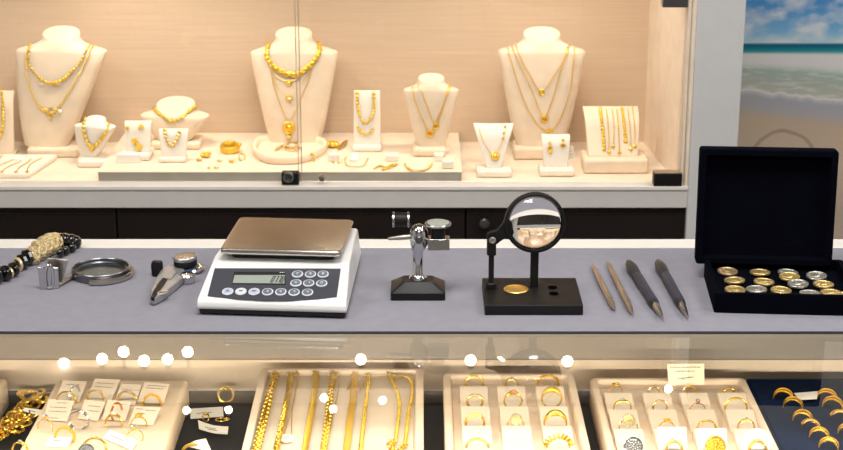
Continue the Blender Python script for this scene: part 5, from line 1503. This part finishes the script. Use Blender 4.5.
card('long white tag lying between the two files of bands on navy velvet', [P(800, 400, z5 + .006), P(817, 399, z5 + .006), P(818, 391.5, z5 + .008), P(794, 393.5, z5 + .006)], rows=[(.5, .3, .7)], seed=14)

# --- edge tray, loose items on the black cloth
a = P(8, 379, .846)
t0 = tray('ring_tray', 'corner of another cream tray beyond the heaped gold chain', a.x - .20, a.x, a.y - .075, a.y, .848, 0, 0, 'cushion', rad=.006)
gc = thing('gold_chain', 'heavy gold link chain heaped on the black cloth', 'chain', P(25, 418, ZB))
mb = MB()
zc_ = ZB
for j, (x, y, dz, R0) in enumerate(((45, 398, .006, .0115), (38, 395, .004, .0100), (30, 396, .004, .0092), (27, 401, .010, .0090), (33, 404, .006, .0085), (25, 405, .004, .0085), (21, 408, .010, .0080), (28, 409, .012, .0085), (18, 412, .005, .0082), (24, 414, .014, .0085), (31, 413, .007, .0080), (14, 416, .010, .0082), (20, 418, .015, .0085), (27, 419, .010, .0080), (10, 420, .006, .0082), (16, 423, .013, .0085), (23, 423, .012, .0080), (7, 424, .010, .0080), (12, 427, .012, .0085), (18, 428, .008, .0078), (3, 427, .006, .0082), (8, 431, .012, .0080), (2, 432, .008, .0082), (12, 433, .005, .0075), (5, 436, .006, .0082), (-3, 434, .006, .0080))):
    p = P(x, y, zc_ + dz + .0045)
    mb.torus(R0, R0 * .26, Matrix.Translation(p) @ Matrix.Rotation(random.uniform(0, 3), 4, 'Z') @ Matrix.Rotation(random.uniform(-.7, .7), 4, 'X'), 16, 7, sx=1.25)
mb.build('chain', M['gold'], gc, world=True)
MB().torus(.016, .0030, Matrix.Translation(P(33, 397, ZB + .006)) @ Matrix.Rotation(.3, 4, 'Y'), 22, 8, sx=1.25).build('clasp_ring', M['gold'], gc, world=True)
card('small white tag tied to the heaped gold chain', [P(22, 411, ZB + .022), P(42, 416, ZB + .022), P(44, 410.5, ZB + .024), P(25, 408, ZB + .024)], rows=[(.5, .3, .6)], seed=15)
card('flat white printed tag on the black cloth under the knotted ring', [P(190.5, 419, ZB + .004), P(223.5, 416.5, ZB + .004), P(223, 407, ZB + .008), P(190.5, 409, ZB + .008)], rows=[(.45, .2, .65)], seed=16, textth=.0007)
def curved_card(label, pxs_low, pxs_high, z):
    lo = crm([P(x, y, z) for x, y in pxs_low], 5); hi = crm([P(x, y, z + .003) for x, y in pxs_high], 5)
    mb = MB(); n = len(lo)
    vs = lo + hi + [p + Vector((0, 0, .0007)) for p in lo] + [p + Vector((0, 0, .0007)) for p in hi]
    fs = []
    for i in range(n - 1):
        fs += [(i, i + 1, n + i + 1, n + i), (2 * n + i, 3 * n + i, 3 * n + i + 1, 2 * n + i + 1), (i, 2 * n + i, 2 * n + i + 1, i + 1), (n + i, n + i + 1, 3 * n + i + 1, 3 * n + i)]
    fs += [(0, n, 3 * n, 2 * n), (n - 1, 3 * n - 1, 4 * n - 1, 2 * n - 1)]
    mb.add(vs, fs)
    o = mb.build('price_tag', M['card']); tag(o, label, 'price tag')
    tb = MB(); q = lo[0].lerp(hi[0], .55)
    L = lo[-1] - lo[0]
    ux = L.normalized(); uy = (hi[n // 2] - lo[n // 2]).normalized()
    text_rows(tb, lo[n // 2].lerp(hi[n // 2], .5) - ux * L.length * .2 + Vector((0, 0, .0012)), ux, uy, 1., [(0, 0, L.length * .4), (-.0035, .004, L.length * .45)], .0005, 5)
    tb.build('printed_text', M['ink'], o, world=True)
curved_card('curled white tag on the black cloth in front of the flat printed tag', [(199, 429), (205, 431), (215, 433.5), (227.5, 434.5)], [(198, 420.5), (206, 423.5), (215, 426), (228.5, 427)], ZB + .006)
def cloth_ring(lab, x, yt, yb, w, sty, m, yaw): ring(lab, x, yt, yb, w, ZB + .001, sty, m, yaw=yaw, group='rings lying on the black cloth')
small_ring_thing('ring', 'knotted gold ring lying on the black cloth above the printed tag', 'ring', 226, 400, ZB, .0105, m='gold', kind='ring', group='rings lying on the black cloth', seed=21)
small_ring_thing('ring', 'thin gold ring peeping out between the two loose tags', 'ring', 206, 420.5, ZB + .004, .0060, m='gold', kind='ring', group='rings lying on the black cloth', seed=22)
small_ring_thing('ring', 'gold ring tied at the end of the curled tag', 'ring', 221, 420.5, ZB + .002, .0055, m='gold', kind='flat', group='rings lying on the black cloth', seed=23)
cloth_ring('wide pierced gold ring at the front of the black cloth', 194, 443.5, 455, 27, 'wide', 'gold_fine', .1)
card('white pointed tag behind the wide pierced gold ring', [P(184, 446, ZB + .012), P(212, 452, ZB + .012), P(206, 438.5, ZB + .020), P(196, 440.5, ZB + .020)], rows=[(.7, .4, .7)], seed=18)

# ------------------------------------------------------------------ light
def area(name, loc, target, sx, sy, power, col):
    l = bpy.data.lights.new(name, 'AREA'); l.shape = 'RECTANGLE'; l.size = sx; l.size_y = sy; l.energy = power; l.color = col
    o = bpy.data.objects.new(name, l); COL.objects.link(o); o.location = loc
    o.rotation_euler = (Vector(target) - Vector(loc)).to_track_quat('-Z', 'Y').to_euler()
    return o
WARM = (1., .88, .75); NEU = (1., .97, .94)
for i, q in enumerate(LAMPS + [Vector((x_, 3.02, 1.48)) for x_ in (-1.2, -1.0, -.22, .2, .36)]):  # listed extra positions have no lamp body, added to light the case evenly
    l = bpy.data.lights.new('case_spot', 'SPOT'); l.energy = SPOT * 10; l.color = WARM; l.spot_size = R(125); l.spot_blend = .8; l.shadow_soft_size = .004
    o = bpy.data.objects.new('case_spot', l); COL.objects.link(o); o.location = q - Vector((0, 0, .013))
    o.rotation_euler = (Vector((0, -.02, -1))).to_track_quat('-Z', 'Y').to_euler()
area('counter_strip', (0, 1.4625, .953), (0, 2.17, .87), 2.2, .006, CTR, (1., .86, .68))
area('tray_fill_back', (0, 2.02, .984), (0, 1.86, .80), 2.2, .03, CTR * .16, (1., .87, .70))  # fill light added out of sight under the mat to brighten the trays
for i, (x, y, w) in enumerate(((0, 1.5, 1.), (-1.5, 1.2, .7), (1.5, 1.2, .7), (0, -.4, 1.), (1.5, 2.6, .45))):  # last two panels are added: rear fill, then a wash for the mural
    c_ = thing('ceiling_lamp', ('square ceiling lamp panel above the counter', 'square ceiling lamp panel near the poster-free side wall', 'square ceiling lamp panel on the mural side', 'unseen ceiling panel added as fill behind the viewer', 'unseen ceiling panel added to brighten the mural')[i], 'ceiling lamp', (x, y, 2.78))
    MB().box((x - .42, y - .32, 2.775), (x + .42, y + .32, 2.80)).build('lamp_frame', M['white_rail'], c_, world=True)
    area('ceiling_light', (x, y, 2.765), (x, y, 0), .8, .6, ROOM * w, NEU)
wd_ = bpy.data.worlds.new('world'); SC.world = wd_; wd_.use_nodes = True
wd_.node_tree.nodes['Background'].inputs[0].default_value = (.9, .93, 1., 1)
wd_.node_tree.nodes['Background'].inputs[1].default_value = .3
SC.cycles.use_denoising = True
SC.cycles.max_bounces = 10
SC.cycles.transparent_max_bounces = 16
SC.cycles.sample_clamp_indirect = 6.
SC.cycles.caustics_reflective = False
SC.cycles.caustics_refractive = False
